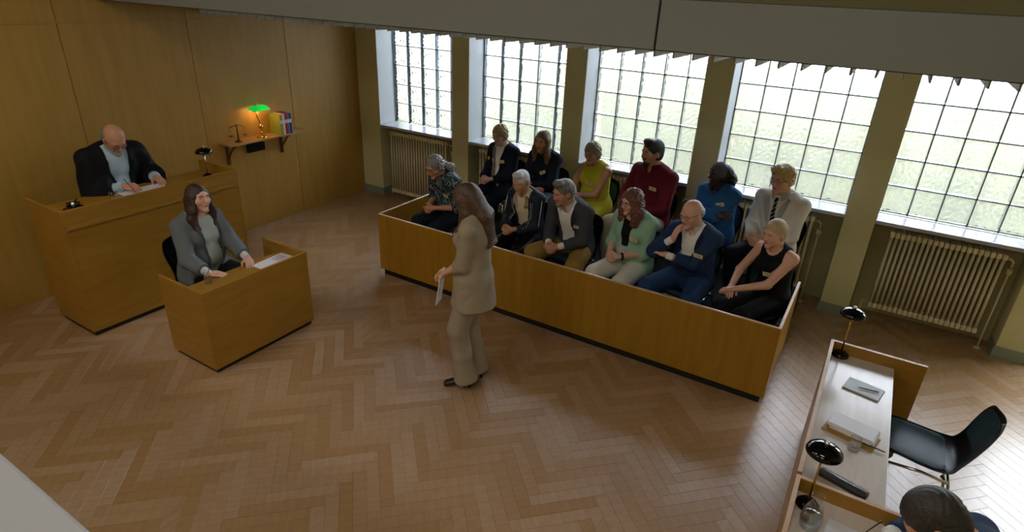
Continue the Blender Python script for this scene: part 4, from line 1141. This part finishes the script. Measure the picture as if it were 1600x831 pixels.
    if badge:
        p, Fd, R_ = surf(badge[0], badge[1], .011)
        u_ = nrm(np.cross(R_, Fd)); M_ = Matrix(((R_[0], Fd[0], u_[0], p[0]), (R_[1], Fd[1], u_[1], p[1]), (R_[2], Fd[2], u_[2], p[2]), (0, 0, 0, 1)))
        b_ = MB().box(-.044, .044, -.0015, .002, -.019, .019, .001); o = b_.build('name_badge', mat('badge_cream', 'd8cc9c', .5), t); o.matrix_local = M_ @ Matrix.Rotation(math.radians(badge[2] if len(badge) > 2 else 0), 4, 'Y')
        b2 = MB(); 
        for k in range(2): b2.box(-.024, .020 - k * .012, .002, .0026, .003 - k * .009, .006 - k * .009)
        l_ = b2.build('printed_lines', mat('ink_grey', '5a5448', .7), o)
    if extras: extras(ctx)
    return t

def strip(ctx, name, pts, w, th, m, close_w=None, extra=.004):
    """a flat strip of cloth lying on the front of the torso along (height, sideways) points"""
    P3 = [ctx['surf'](a, b_, extra) for a, b_ in pts]
    bm2 = bmesh.new(); rows = []
    for i, (p, Fd, R_) in enumerate(P3):
        a = P3[max(i - 1, 0)][0]; c = P3[min(i + 1, len(P3) - 1)][0]; tdir = nrm(c - a); sd = nrm(np.cross(tdir, Fd))
        wi = w[i] if isinstance(w, (list, tuple)) else w
        rows.append([bm2.verts.new(Vector(p + sd * wi * k)) for k in (-.5, 0, .5)])
        rows[-1][1].co += Vector(Fd) * .002
    for A, B in zip(rows, rows[1:]):
        for k in range(2): bm2.faces.new((A[k], A[k + 1], B[k + 1], B[k]))
    bmesh.ops.solidify(bm2, geom=list(bm2.faces), thickness=th); bmesh.ops.recalc_face_normals(bm2, faces=bm2.faces)
    me = bpy.data.meshes.new(name); bm2.to_mesh(me); bm2.free()
    return link_mesh(name, me, m, ctx['t'], True)
def collar(ctx, m, r=.066, h=.035, open_=True):
    """folded shirt collar round the neck"""
    nb, Fs, Rs, d3, s = ctx['neckb'], ctx['Fs'], ctx['Rs'], ctx['d3'], ctx['s']
    bm2 = bmesh.new(); rows = []; n = 22
    for i in range(n + 1):
        a = math.radians(-90 + 22 + (360 - 44) * i / n)      # opening at the front
        dirv = Rs * math.cos(a) - Fs * math.sin(a) * 1.0
        c = nb + d3 * .030 * s + Fs * .016 + dirv * (r + .004) * s
        tip = 1 + .9 * max(0, math.cos(PI * i / n)) ** 6 if i < n / 2 else 1 + .9 * max(0, -math.cos(PI * i / n)) ** 6
        c_in = c + d3 * .012; low = c + dirv * .022 - d3 * h * .75 * tip + (Fs * .012 * (tip - 1))
        rows.append([bm2.verts.new(Vector(c_in - dirv * .004 + d3 * .012)), bm2.verts.new(Vector(c + dirv * .006 + d3 * .016)), bm2.verts.new(Vector(low))])
    for A, B in zip(rows, rows[1:]):
        for k in range(2): bm2.faces.new((A[k], A[k + 1], B[k + 1], B[k])).smooth = True
    bmesh.ops.solidify(bm2, geom=list(bm2.faces), thickness=.003); bmesh.ops.recalc_face_normals(bm2, faces=bm2.faces)
    me = bpy.data.meshes.new('collar'); bm2.to_mesh(me); bm2.free()
    return link_mesh('collar', me, m, ctx['t'])
def cuffs(ctx, m, which=(0, 1), ln=.045, off=.010):
    for i in which:
        w = ctx['wr'][i]; e = ctx['els'][i]; d = nrm(w - e)
        v, q = Field([Prim(w - d * (ln + .02), w - d * .004, .034 * ctx['s'], .032 * ctx['s'], None, .01, flata=True, flatb=True)], .006, 0, (), None, .012).mesh()
        link_mesh('cuff', np_mesh('cuff', [(v, q, 0)]), m, ctx['t'])
def lapels(ctx, m, zb, wt=.075, wb=.012, width=.038):
    for sx in (-1, 1):
        pts = [(zb + (1.0 - zb) * k / 7, sx * (wb + (wt - wb) * k / 7 + width * .35)) for k in range(8)]
        strip(ctx, 'lapel', pts, [width * f for f in (.25, .6, .9, 1.1, 1.25, 1.35, 1.0, .8)], .004, m, extra=.004)
def buttons(ctx, m, pts, r=.007):
    b_ = MB()
    for hh, sd in pts:
        p, Fd, R_ = ctx['surf'](hh, sd, .002)
        b_.tube([Vector(p), Vector(p + Fd * .004)], r, 10)
    b_.build('buttons', m, ctx['t'])
# ---------------------------------------------------------------- cloth colours
SHIRTW = cloth('cloth_white', 'f0eeea'); SHIRTB = cloth('cloth_pale_blue', 'b8cede'); ROBE = cloth('cloth_robe', '0c0e13', .75); ROBEB = cloth('robe_green_band', '0d2a26')
BEIGE = cloth('cloth_beige', '9c8e78', .8); GREYJ = cloth('cloth_grey_tweed', '6a7072', .85, .4, 300); BLOUSE = cloth('cloth_blouse', 'b0b8b0', .7)
NAVY = cloth('cloth_navy', '161c2e'); NAVYJ = cloth('cloth_navy_blazer', '24385a'); JEANS = cloth('cloth_jeans', '24406a'); DARKJ = cloth('cloth_dark_jeans', '151b28')
CHAR = cloth('cloth_charcoal', '46474e', .85, .3, 200); OLIVE = cloth('cloth_olive_tan', '9a7c3c'); MINT = cloth('cloth_mint_knit', '9cc2a8', .9, .5, 250); WHITET = cloth('cloth_white_trousers', 'dcdacc')
BLACKC = cloth('cloth_black', '0e1012'); YEL = cloth('cloth_yellow', 'bab22c'); MAROON = cloth('cloth_maroon', '701a2c'); KHAKI = cloth('cloth_khaki', 'c0b096')
DENIM = cloth('cloth_denim_blue', '28609c'); SUITW = cloth('cloth_white_suit', 'e6e2dc'); TRACK = cloth('cloth_track_navy', '222838', .6); CREAM = cloth('cloth_cream', 'dccab2'); SKIRTB = cloth('cloth_black_satin', '101216', .3, .1)
BTN = mat('button_dark', '1a1614', .4); FLORAL = pattern_mat('floral_print', [(0, '10202c'), (.46, '16303c'), (.54, '8aa0a4'), (.60, '2c5866'), (.68, 'a8b4b0')], 26)
SPOT = pattern_mat('scarf_print', [(0, 'b8b4a4'), (.5, '8c9884'), (.56, 'd0ccbc')], 40); LIPIN = mat('pin_yellow', 'e0d020', .4)
PRES = [(8, 0)]
def place_front(a, hx, hy, z, fwd=.10):
    """root position so that the head comes out near (hx, hy)"""
    r = math.radians(a); return (hx + math.sin(r) * fwd, hy + math.cos(r) * fwd, z), face(a)
GF, GB_ = 'jurors in the front row', 'jurors in the back row'
def juror_chair(label, loc, rz, back=.075):
    f = Vector((-math.sin(rz), math.cos(rz), 0)); p = Vector(loc) + f * back
    chair(label, p.x, p.y, loc[2], rz)
down = (0, .25, -1)
# clasped hands helper
def clasp(x, y, z): return dict(hands=[(x + .055, y - .03, z), (x - .055, y - .03, z + .01)], hand_dir=[(-.55, .8, -.15), (.55, .8, -.15)], palm=[(-.8, -.4, -.3), (.8, -.4, -.2)], curl=(1.0, 1.1))

# ---- judge
def ex_judge(c):
    collar(c, SHIRTB, .062); cuffs(c, SHIRTB, off=.014)
    buttons(c, mat('button_pale', 'c8ccd0', .4), [(.3 + .12 * i, 0) for i in range(6)], .004)
    for sx in (-1, 1):
        strip(c, 'robe_band', [(.12 + .125 * k, sx * (.072 + .008 * k)) for k in range(7)], .028, .004, ROBEB, extra=.003)
    p = c['wr'][0]; MB().tube([Vector(p + vec(-.035, .11, -.025)), Vector(p + vec(.0, .03, .075))], [.0015, .004], 8).build('pen', DARKC, c['t'])
person('judge in black robe and pale blue shirt writing at the tall bench', (-6.32, 2.80, .36), math.radians(-90), 1.90, lean=18, build=1.22, skin='ruddy', belly=.03,
       hands=[(.06, .37, .775), (-.28, .33, .775)], elbow=[(.5, -.5, -.9), (-.5, -.5, -.9)], hand_dir=[(-.45, .85, -.1), (.15, .95, -.1)], palm=[(-.5, 0, -1), (.1, 0, -1)], curl=(1.0, .35), head=(-6, 34, 0),
       hair=('6a6662', '8a8580'), hair_style='bald', beard=('a8a49e', False), glasses='303030', brow='8a8580', ankles=[(.12, .30, .085), (-.12, .30, .085)],
       garments=[('shirt', dict(kind='top', off=.012, mat=SHIRTB, sleeve=1.92)), ('robe', dict(kind='robe', off=.03, mat=ROBE, V=(0, .060, .10))), ('trousers', dict(kind='trousers', mat=BLACKC))], extras=ex_judge)
# ---- witness
def ex_wit(c):
    cuffs(c, cloth('cuff_white_ruffle', 'cfd0cc', .8), ln=.075); lapels(c, GREYJ, .25, .095, .055, .03)
person('woman with long brown hair and grey blazer seated in the witness stand', (-4.93, 2.77, 0), math.radians(-84), 1.80, lean=5, build=1.18, female=True, bust=.02, belly=.03, heavy=.5,
       hands=[(.26, .44, .71), (-.10, .48, .72)], elbow=[(.45, -.6, -.9), (-.45, -.6, -.9)], hand_dir=[(-.6, .8, -.1), (.5, .85, -.1)], palm=[(-.2, 0, -1), (.2, 0, -1)], curl=(.6, .6), head=(-2, -10, -4),
       hair=('2a1a14', '4a3024'), hair_style='longside', brow='3a2820', ankles=[(.12, .30, .085), (-.12, .30, .085)],
       garments=[('blouse', dict(kind='top', off=.014, mat=BLOUSE, sleeve=1.5, scoop=.06, hem=.3)), ('blazer', dict(kind='top', off=.021, mat=GREYJ, sleeve=1.72, hem=.4, V=(-.25, .055, .095), neck=False, fold=.005)), ('trousers', dict(kind='trousers', mat=BLACKC))], extras=ex_wit)
# ---- standing woman
def ex_stand(c):
    lapels(c, BEIGE, .35, .08, .01)
    for i in (0, 1):
        e = c['els'][i]; w = c['wr'][i]; d = nrm(w - e)
        v, q = Field([Prim(e - d * .0, e + d * .06, (.064, .062), (.062, .060), None, .01, flata=True, flatb=True)], .007, 0, (), folds(.004, 60, 3), .015).mesh()
        link_mesh('rolled_cuff', np_mesh('rolled_cuff', [(v, q, 0)]), BEIGE, c['t'])
    strip(c, 'flap_pocket', [(.12, -.06), (.12, -.13)], .03, .004, BEIGE)
HZ = .955
person('standing woman in beige trouser suit with head bowed, her back to the jury box', (-2.35, 3.385, 0), math.radians(106), 1.70, hip=HZ, lean=-2, neck_fwd=.0, female=True, seated=False, build=.92, bust=.012,
       ankles=[(.085, -.01, .13), (-.085, .04, .13)], knee_pole=[(.1, 1, 0), (-.1, 1, 0)], hands=[(.03, .215, .975), (-.04, .22, .99)], elbow=[(.65, -1, -.35), (-.65, -1, -.35)],
       hand_dir=[(-.45, .75, -.45), (.35, .75, -.5)], palm=[(-.7, -.4, -.2), (.5, -.4, -.5)], curl=(.8, .8), head=(-4, 34, 0), hair=('2c1c14', '6a5038'), hair_style='longback', heels=(.05, [(.15, 1, 0), (-.15, 1, 0)]), shoes='0e0e10',
       garments=[('jacket', dict(kind='top', off=.022, mat=BEIGE, sleeve=1.02, hem=.21, V=(.45, .0, .06), neck=False, fold=.005)), ('top', dict(kind='top', off=.010, mat=CREAM, sleeve=0, scoop=.07)),
                 ('trousers', dict(kind='trousers', mat=BEIGE, off=.016, loose=.010, flare=.034, len=.06, fold=.006))], extras=ex_stand)
r_ = math.radians(106); fx = lambda x, y: (-2.35 + math.cos(r_) * x - math.sin(r_) * y, 3.385 + math.sin(r_) * x + math.cos(r_) * y)
px, py = fx(-.01, .27)
t = thing('paper', 'folded white papers held in the hands of the standing woman', 'paper', (px, py, .83), r_)
MB().box(-.055, .055, -.003, .003, -.13, .13, .001, M=Matrix.Rotation(math.radians(9), 4, 'X')).build('sheets', PAPER, t)

# ---- man writing at the nearer desk
def ex_br(c):
    collar(c, SHIRTW, .06); cuffs(c, SHIRTW)
    p = c['wr'][0]; MB().tube([Vector(p + vec(-.03, .10, -.02)), Vector(p + vec(.01, .04, .08))], [.0015, .004], 8).build('pen', DARKC, c['t'])
person('man in navy suit bent over his notes at the bottom edge of the frame', (.93, 2.38, 0), math.radians(88), 1.88, lean=22, build=1.1, skin='ruddy', hands=[(.20, .44, .785), (-.12, .40, .785)], elbow=[(1, -.2, -.4), (-1, -.3, -.4)],
       hand_dir=[(-.3, .9, -.1), (.3, .9, -.1)], palm=[(-.6, 0, -1), (.2, 0, -1)], curl=(1.1, .5), head=(8, 48, 0), hair=('1c1816', '4a443e'), hair_style='short', brow='2a2420',
       garments=[('shirt', dict(kind='top', off=.010, mat=SHIRTW, sleeve=1.9)), ('jacket', dict(kind='top', off=.02, mat=NAVYJ, sleeve=1.78, hem=.4, V=(.45, .0, .06), neck=False)), ('trousers', dict(kind='trousers', mat=NAVY))], extras=ex_br)

# ================================================================ jury, front row
def J(label, chairlabel, a, hx, hy, z, fwd, seat=None, **k):
    loc, rz = place_front(a, hx, hy, z, fwd)
    person(label, loc, rz, **k); dx, ra = seat or (0, a); juror_chair(chairlabel, (loc[0] + dx, loc[1], loc[2]), face(ra))
def ex_f1(c):
    collar(c, FLORAL, .066); buttons(c, BTN, [(.3, 0), (.5, 0), (.7, 0)], .005)
J('juror with grey ponytail, glasses and dark floral shirt, leftmost of the front row', 'black shell chair under the juror in the floral shirt', 14, -3.90, 5.03, PZ, .16, hgt=1.68, lean=22, build=1.1, skin='ruddy', **clasp(0.02, .36, .66),
  head=(6, 22, 0), hair=('6a6864', 'a8a6a2'), hair_style='ponytail', glasses='4a4040', brow='8a8680', badge=(.62, -.085, 0), female=False, belly=.02,
  garments=[('shirt', dict(kind='top', off=.018, mat=FLORAL, sleeve=1.05, hem=.25, V=(.80, .0, .055))), ('trousers', dict(kind='trousers', mat=DARKJ))], extras=ex_f1)
def ex_f2(c):
    WS = cloth('stripe_white', 'c8c8cc')
    for sx in (-1, 1):
        strip(c, 'open_collar', [(1.0, sx * .06), (.92, sx * .075), (.80, sx * .07), (.74, sx * .045)], [.03, .05, .05, .02], .005, CREAM, extra=.008)
        strip(c, 'white_stripe', [(.1 + .11 * k, sx * (.092 + .003 * k)) for k in range(8)], .007, .003, WS, extra=.003)
        strip(c, 'white_stripe', [(.1 + .11 * k, sx * (.112 + .003 * k)) for k in range(8)], .005, .003, WS, extra=.003)
    for i, sx in ((0, 1), (1, -1)):
        sh, el, w = c['shd'][i], c['els'][i], c['wr'][i]; o_ = nrm(c['Rs'] * sx + c['Fs'] * .5)
        for dd in (0, .022):
            q_ = nrm(o_ + vec(0, 0, dd * 12)); MB().tube([Vector(sh + q_ * .075), Vector((sh + el) / 2 + q_ * .068), Vector(el + q_ * .062), Vector((el + w) / 2 + q_ * .056)], .0035, 6).build('sleeve_stripe', WS, c['t'])
J('juror with short white hair, navy track jacket with white stripes and cream collar', 'black shell chair under the juror in the track jacket', 6, -2.88, 5.04, PZ, .12, hgt=1.64, lean=14, female=True, build=1.0, skin='tan', **clasp(.05, .34, .655),
  head=(4, 14, 0), hair=('b0aca8', 'e0dedc'), hair_style='quiff', brow='8a8078',
  garments=[('shirt', dict(kind='top', off=.014, mat=CREAM, sleeve=0, hem=.1, scoop=.055)), ('jacket', dict(kind='top', off=.024, mat=TRACK, sleeve=1.85, hem=.35, V=(-.2, .050, .085), neck=False, fold=.006)), ('skirt', dict(kind='skirt', mat=SKIRTB)), ('stockings', dict(kind='trousers', mat=BLACKC, off=.003))], extras=ex_f2)
def ex_f3(c):
    collar(c, SHIRTW, .064); cuffs(c, SHIRTW, ln=.06); lapels(c, CHAR, .52, .095, .06, .032)
J('juror in charcoal blazer and open white shirt, goatee, hands clasped over tan trousers', 'black shell chair under the juror in the charcoal blazer', 8, -2.35, 5.02, PZ, .15, hgt=1.74, lean=22, build=1.12, skin='ruddy', **clasp(.03, .40, .62),
  head=(-18, 10, 0), hair=('5a544e', '8c867e'), hair_style='quiff', beard=('8a7868', False), brow='6a5c50', badge=(.66, -.115, 0), ankles=[(.17, .38, .085), (-.17, .38, .085)], knee_pole=[(.6, 1, 1), (-.6, 1, 1)],
  garments=[('shirt', dict(kind='top', off=.012, mat=SHIRTW, sleeve=0, V=(.88, .0, .045))), ('blazer', dict(kind='top', off=.019, mat=CHAR, sleeve=1.76, hem=.3, V=(.02, .060, .09), neck=False)), ('trousers', dict(kind='trousers', mat=OLIVE, loose=.006))], extras=ex_f3)
def ex_f4(c):
    w = c['wr'][1]; e = c['els'][1]; d = nrm(w - e); M_ = Vector(d).to_track_quat('Z', 'X').to_matrix().to_4x4(); M_.translation = Vector(w - d * .03)
    MB().lathe([(.026, -.01), (.031, -.01), (.031, .01), (.026, .01)], n=20, M=M_).box(-.035, -.028, -.014, .014, -.016, .016, .003, M=M_).build('wristwatch', GLOSSB, c['t'])
    strip(c, 'white_top', [(.30, 0), (.36, 0), (.42, 0), (.48, 0)], .085, .004, SHIRTW, extra=.004)
J('juror with curly auburn hair and glasses in mint green cardigan and white trousers', 'black shell chair under the juror in the mint cardigan', 14, -1.72, 5.03, PZ, .10, hgt=1.66, lean=8, female=True, build=1.14, bust=.02, belly=.025, skin='fair', **clasp(.04, .31, .665),
  head=(-14, 6, 0), hair=('4a241c', '8a5a4c'), hair_style='curly', glasses='3a2a28', brow='5a3428', badge=(.66, -.10, 0),
  garments=[('top', dict(kind='top', off=.012, mat=BLACKC, sleeve=0, scoop=.075)), ('cardigan', dict(kind='top', off=.022, mat=MINT, sleeve=1.15, hem=.3, V=(.48, .035, .06), neck=False)), ('trousers', dict(kind='trousers', mat=WHITET, loose=.008))], extras=ex_f4)
def ex_f5(c):
    collar(c, SHIRTW, .062); lapels(c, NAVYJ, .5, .09, .045, .032); cuffs(c, SHIRTW, (0,), ln=.09); cuffs(c, SHIRTW, (1,))
J('juror with bald crown and white hair, navy blazer, resting chin on his hand', 'black shell chair under the juror resting his chin', 10, -1.155, 5.03, PZ, .11, hgt=1.72, lean=10, build=1.14, skin='fair', belly=.02, shrug=-.01,
  hands=[(.10, .29, .965), (.14, .30, .80)], elbow=[(.8, .3, -1), (-.8, -.3, -.6)], hand_dir=[(-.25, -.15, 1), (.9, .1, .25)], palm=[(-.6, -.7, .1), (.1, -.4, -1)], curl=(.7, .9),
  head=(-16, 12, 5), hair=('8a8682', 'c4c0bc'), hair_style='bald', glasses='2a2a2c', brow='a8a4a0', badge=(.66, -.12, 0), ankles=[(.15, .40, .085), (-.13, .38, .085)], knee_pole=[(.5, 1, 1), (-.4, 1, 1)],
  garments=[('shirt', dict(kind='top', off=.012, mat=SHIRTW, sleeve=0, hem=.2, V=(.90, .0, .04))), ('blazer', dict(kind='top', off=.019, mat=NAVYJ, sleeve=1.70, hem=.2, vdepth=.16, V=(-.2, .060, .085), neck=False)), ('trousers', dict(kind='trousers', mat=JEANS, loose=.006))], extras=ex_f5)
J('juror with blonde tied-up hair in sleeveless black top, rightmost of the front row', 'black shell chair under the juror in the sleeveless black top', 26, -.48, 5.02, PZ, .10, seat=(-.075, 6), hgt=1.68, lean=9, female=True, build=.98, bust=.018, skin='fair',
  hands=[(.17, .33, .66), (.10, .36, .675)], elbow=[(.8, -.6, -.6), (-.9, -.2, -.5)], hand_dir=[(-.5, .85, -.15), (.75, .6, -.2)], palm=[(0, 0, -1), (0, 0, -1)], curl=(.45, .5), head=(-4, 8, 0), hair=('a88c64', 'd0b890'), hair_style='bun', brow='8a6c4c', badge=(.60, -.03, 12),
  ankles=[(.10, .36, .085), (-.06, .40, .085)], knee_pole=[(.3, 1, 1), (.2, 1, 1)],
  garments=[('top', dict(kind='top', off=.012, mat=BLACKC, sleeve=0, scoop=.072, tank=.105)), ('trousers', dict(kind='trousers', mat=BLACKC, loose=.01))])
# ================================================================ jury, back row
def ex_b1(c):
    lapels(c, NAVY, .25, .085, .03, .03); strip(c, 'scarf', [(1.0, .06), (.85, .05), (.6, .03), (.35, .02), (.1, .03)], .05, .006, SPOT, extra=.016)
    p, Fd, R_ = c['surf'](.72, .115, .006); b_ = MB()
    for k in range(6): 
        a = k * PI / 3; q_ = Vector(p) + (Vector(R_) * math.cos(a) + Vector((0, 0, 1)) * math.sin(a)) * .013; b_.tube([q_, q_ + Vector(Fd) * .005], .008, 8)
    b_.build('flower_pin', LIPIN, c['t'])
    w = (c['wr'][0] + c['wr'][1]) / 2 + vec(0, .09, .02)
YB_ = 5.93
J('juror with curly blonde hair, dark jacket and yellow flower pin, leftmost of back row', 'black shell chair under the juror with the flower pin', 8, -3.74, YB_, RZ2, .08, hgt=1.66, lean=5, female=True, build=1.12, bust=.015, belly=.02, **clasp(.05, .32, .665),
  head=(4, 8, 0), hair=('8a6c44', 'c0a474'), hair_style='curlyshort', glasses='4a3a34', brow='7a5c40', badge=(.72, -.09, 14), skin='fair',
  garments=[('top', dict(kind='top', off=.012, mat=SHIRTW, sleeve=0, scoop=.06)), ('jacket', dict(kind='top', off=.019, mat=NAVY, sleeve=1.85, hem=.3, V=(.02, .030, .075), neck=False)), ('trousers', dict(kind='trousers', mat=DARKJ))], extras=ex_b1)
J('juror with long light brown hair in dark navy sweater beside the second pillar', 'black shell chair under the long-haired juror in navy', 8, -3.17, YB_, RZ2, .09, hgt=1.73, lean=8, female=True, build=1.0, bust=.015, skin='tan',
  hands=[(-.02, .26, .70), (.04, .30, .72)], elbow=[(.9, -.2, -.6), (-.9, -.2, -.6)], hand_dir=[(-.9, .3, 0), (.9, .3, 0)], palm=[(0, -.5, -1), (0, -.5, -1)], curl=(.6, .6), head=(10, 4, -4), hair=('5a4028', '947048'), hair_style='long', brow='5a4030', badge=(.66, -.075, 30),
  garments=[('sweater', dict(kind='top', off=.018, mat=NAVY, sleeve=1.85, hem=.15, scoop=.05)), ('trousers', dict(kind='trousers', mat=cloth('cloth_grey_jeans', '4a5260')))])
J('juror with short curly grey-blonde hair in sleeveless yellow dress', 'black shell chair under the juror in yellow', 12, -2.54, YB_, RZ2, .08, hgt=1.63, lean=6, female=True, build=1.1, bust=.018, belly=.02, skin='ruddy',
  hands=[(.10, .25, .70), (.10, .28, .70)], elbow=[(.9, -.4, -.6), (-.9, -.2, -.6)], hand_dir=[(-.6, .7, 0), (.85, .4, -.1)], palm=[(0, 0, -1), (0, -.2, -1)], curl=(.5, .6), head=(2, 8, 4), hair=('7a7058', 'a89a78'), hair_style='curlyshort', glasses='7a6a5a', brow='7a6a50', badge=(.64, -.02, 0),
  garments=[('dress', dict(kind='top', off=.016, mat=YEL, sleeve=0, scoop=.070, tank=.13, hem=.1)), ('skirt', dict(kind='skirt', mat=YEL, off=.02)), ('stockings', dict(kind='trousers', mat=cloth('cloth_tights', '5a4434'), off=.003))])
def ex_b4(c):
    collar(c, MAROON, .064, .02); buttons(c, BTN, [(.25 + .15 * i, 0) for i in range(5)], .005)
J('tall juror with dark hair and beard in maroon shirt and light trousers', 'black shell chair under the juror in maroon', 18, -1.88, YB_, RZ2, .06, hgt=1.90, lean=3, build=1.12, skin='tan',
  hands=[(.10, .26, .69), (-.02, .29, .69)], elbow=[(.9, -.4, -.6), (-.9, -.4, -.6)], hand_dir=[(-.5, .8, -.1), (.7, .6, -.1)], palm=[(0, 0, -1), (0, 0, -1)], curl=(.6, .6), head=(-16, 2, 0), hair=('120e0c', '2c221c'), hair_style='quiff', beard=('1c1410', True), brow='1c1410', badge=(.70, -.10, 0),
  ankles=[(.12, .46, .085), (-.08, .44, .085)], garments=[('shirt', dict(kind='top', off=.018, mat=MAROON, sleeve=1.7, hem=.1, V=(.93, .0, .03))), ('trousers', dict(kind='trousers', mat=KHAKI, loose=.006))], extras=ex_b4)
def ex_b5(c):
    collar(c, DENIM, .066, .03)
    P = lambda x, y, z: c['hc'] + c['H'] @ (vec(x, y, z) * c['hs'])
    fex = Ell(P(0, .115, -.03), (.07, .085, .10), .02, c['H'])
    v, q = Field([Ell(P(0, -.018, .042), (.080, .100, .088), .02, c['H'])], .006, .006, [lambda X: -fex.d(X), lambda X: (P(0, 0, -.03) - X) @ c['H'][:, 2], lambda X: ((X - P(0, -.035, 0)) @ c['H'][:, 1]) * -1.0], None, .015).mesh()
    link_mesh('headscarf', np_mesh('headscarf', [(v, q, 0)]), cloth('cloth_grey_scarf', '5a6068', .7), c['t'])
J('juror with long black braids and grey headscarf in blue denim shirt, arms crossed', 'black shell chair under the juror in blue denim', 16, -1.20, YB_, RZ2, .07, hgt=1.64, lean=6, female=True, build=1.2, bust=.02, belly=.02, skin='dark',
  hands=[(-.13, .25, .83), (.14, .27, .85)], elbow=[(1, .1, -.7), (-1, .1, -.7)], hand_dir=[(-1, 0, .15), (1, 0, .1)], palm=[(0, -.7, -.5), (0, -.8, -.4)], curl=(.5, .5), head=(-28, -2, 0), hair=('0c0b0c', '1a181a'), hair_style='braids', brow='100c0a', badge=(.80, -.11, 22),
  garments=[('shirt', dict(kind='top', off=.020, mat=DENIM, sleeve=1.85, hem=.25, V=(.9, .0, .04), fold=.006)), ('trousers', dict(kind='trousers', mat=JEANS))], extras=ex_b5)
def ex_b6(c):
    collar(c, SHIRTW, .062); lapels(c, SUITW, .42, .085, .012, .045)
    TIE = bpy.data.materials.new('tie_stripes'); TIE.use_nodes = True; nt = TIE.node_tree; tcn = nt.nodes.new('ShaderNodeTexCoord'); w = nt.nodes.new('ShaderNodeTexWave'); w.bands_direction = 'DIAGONAL'; w.inputs['Scale'].default_value = 14
    cr = nt.nodes.new('ShaderNodeValToRGB'); cr.color_ramp.interpolation = 'CONSTANT'; cr.color_ramp.elements[0].color = lin('14182c'); cr.color_ramp.elements[1].position = .72; cr.color_ramp.elements[1].color = lin('c8ccd4')
    nt.links.new(tcn.outputs['Object'], w.inputs['Vector']); nt.links.new(w.outputs['Fac'], cr.inputs[0]); nt.links.new(cr.outputs[0], nt.nodes['Principled BSDF'].inputs['Base Color'])
    strip(c, 'tie', [(.99, 0), (.95, 0), (.88, 0), (.75, 0), (.62, 0), (.5, 0)], [.03, .036, .026, .038, .045, .048], .006, TIE, extra=.006)
    buttons(c, BTN, [(.40, .05), (.40, -.05), (.22, .05), (.22, -.05)], .009)
J('juror with blond mop of hair in white double-breasted jacket and striped tie', 'black shell chair under the juror in the white jacket', 20, -.62, YB_, RZ2, .07, hgt=1.82, lean=5, build=1.06, skin='fair', **clasp(.05, .30, .665),
  head=(-10, 4, 0), hair=('a88a4c', 'd8bc7c'), hair_style='mop', glasses='8a6a4c', brow='9a7a48',
  garments=[('shirt', dict(kind='top', off=.012, mat=SHIRTW, sleeve=0)), ('jacket', dict(kind='top', off=.021, mat=SUITW, sleeve=1.8, hem=.3, V=(.45, .0, .075), neck=False)), ('trousers', dict(kind='trousers', mat=NAVY))], extras=ex_b6)
# things the jurors hold
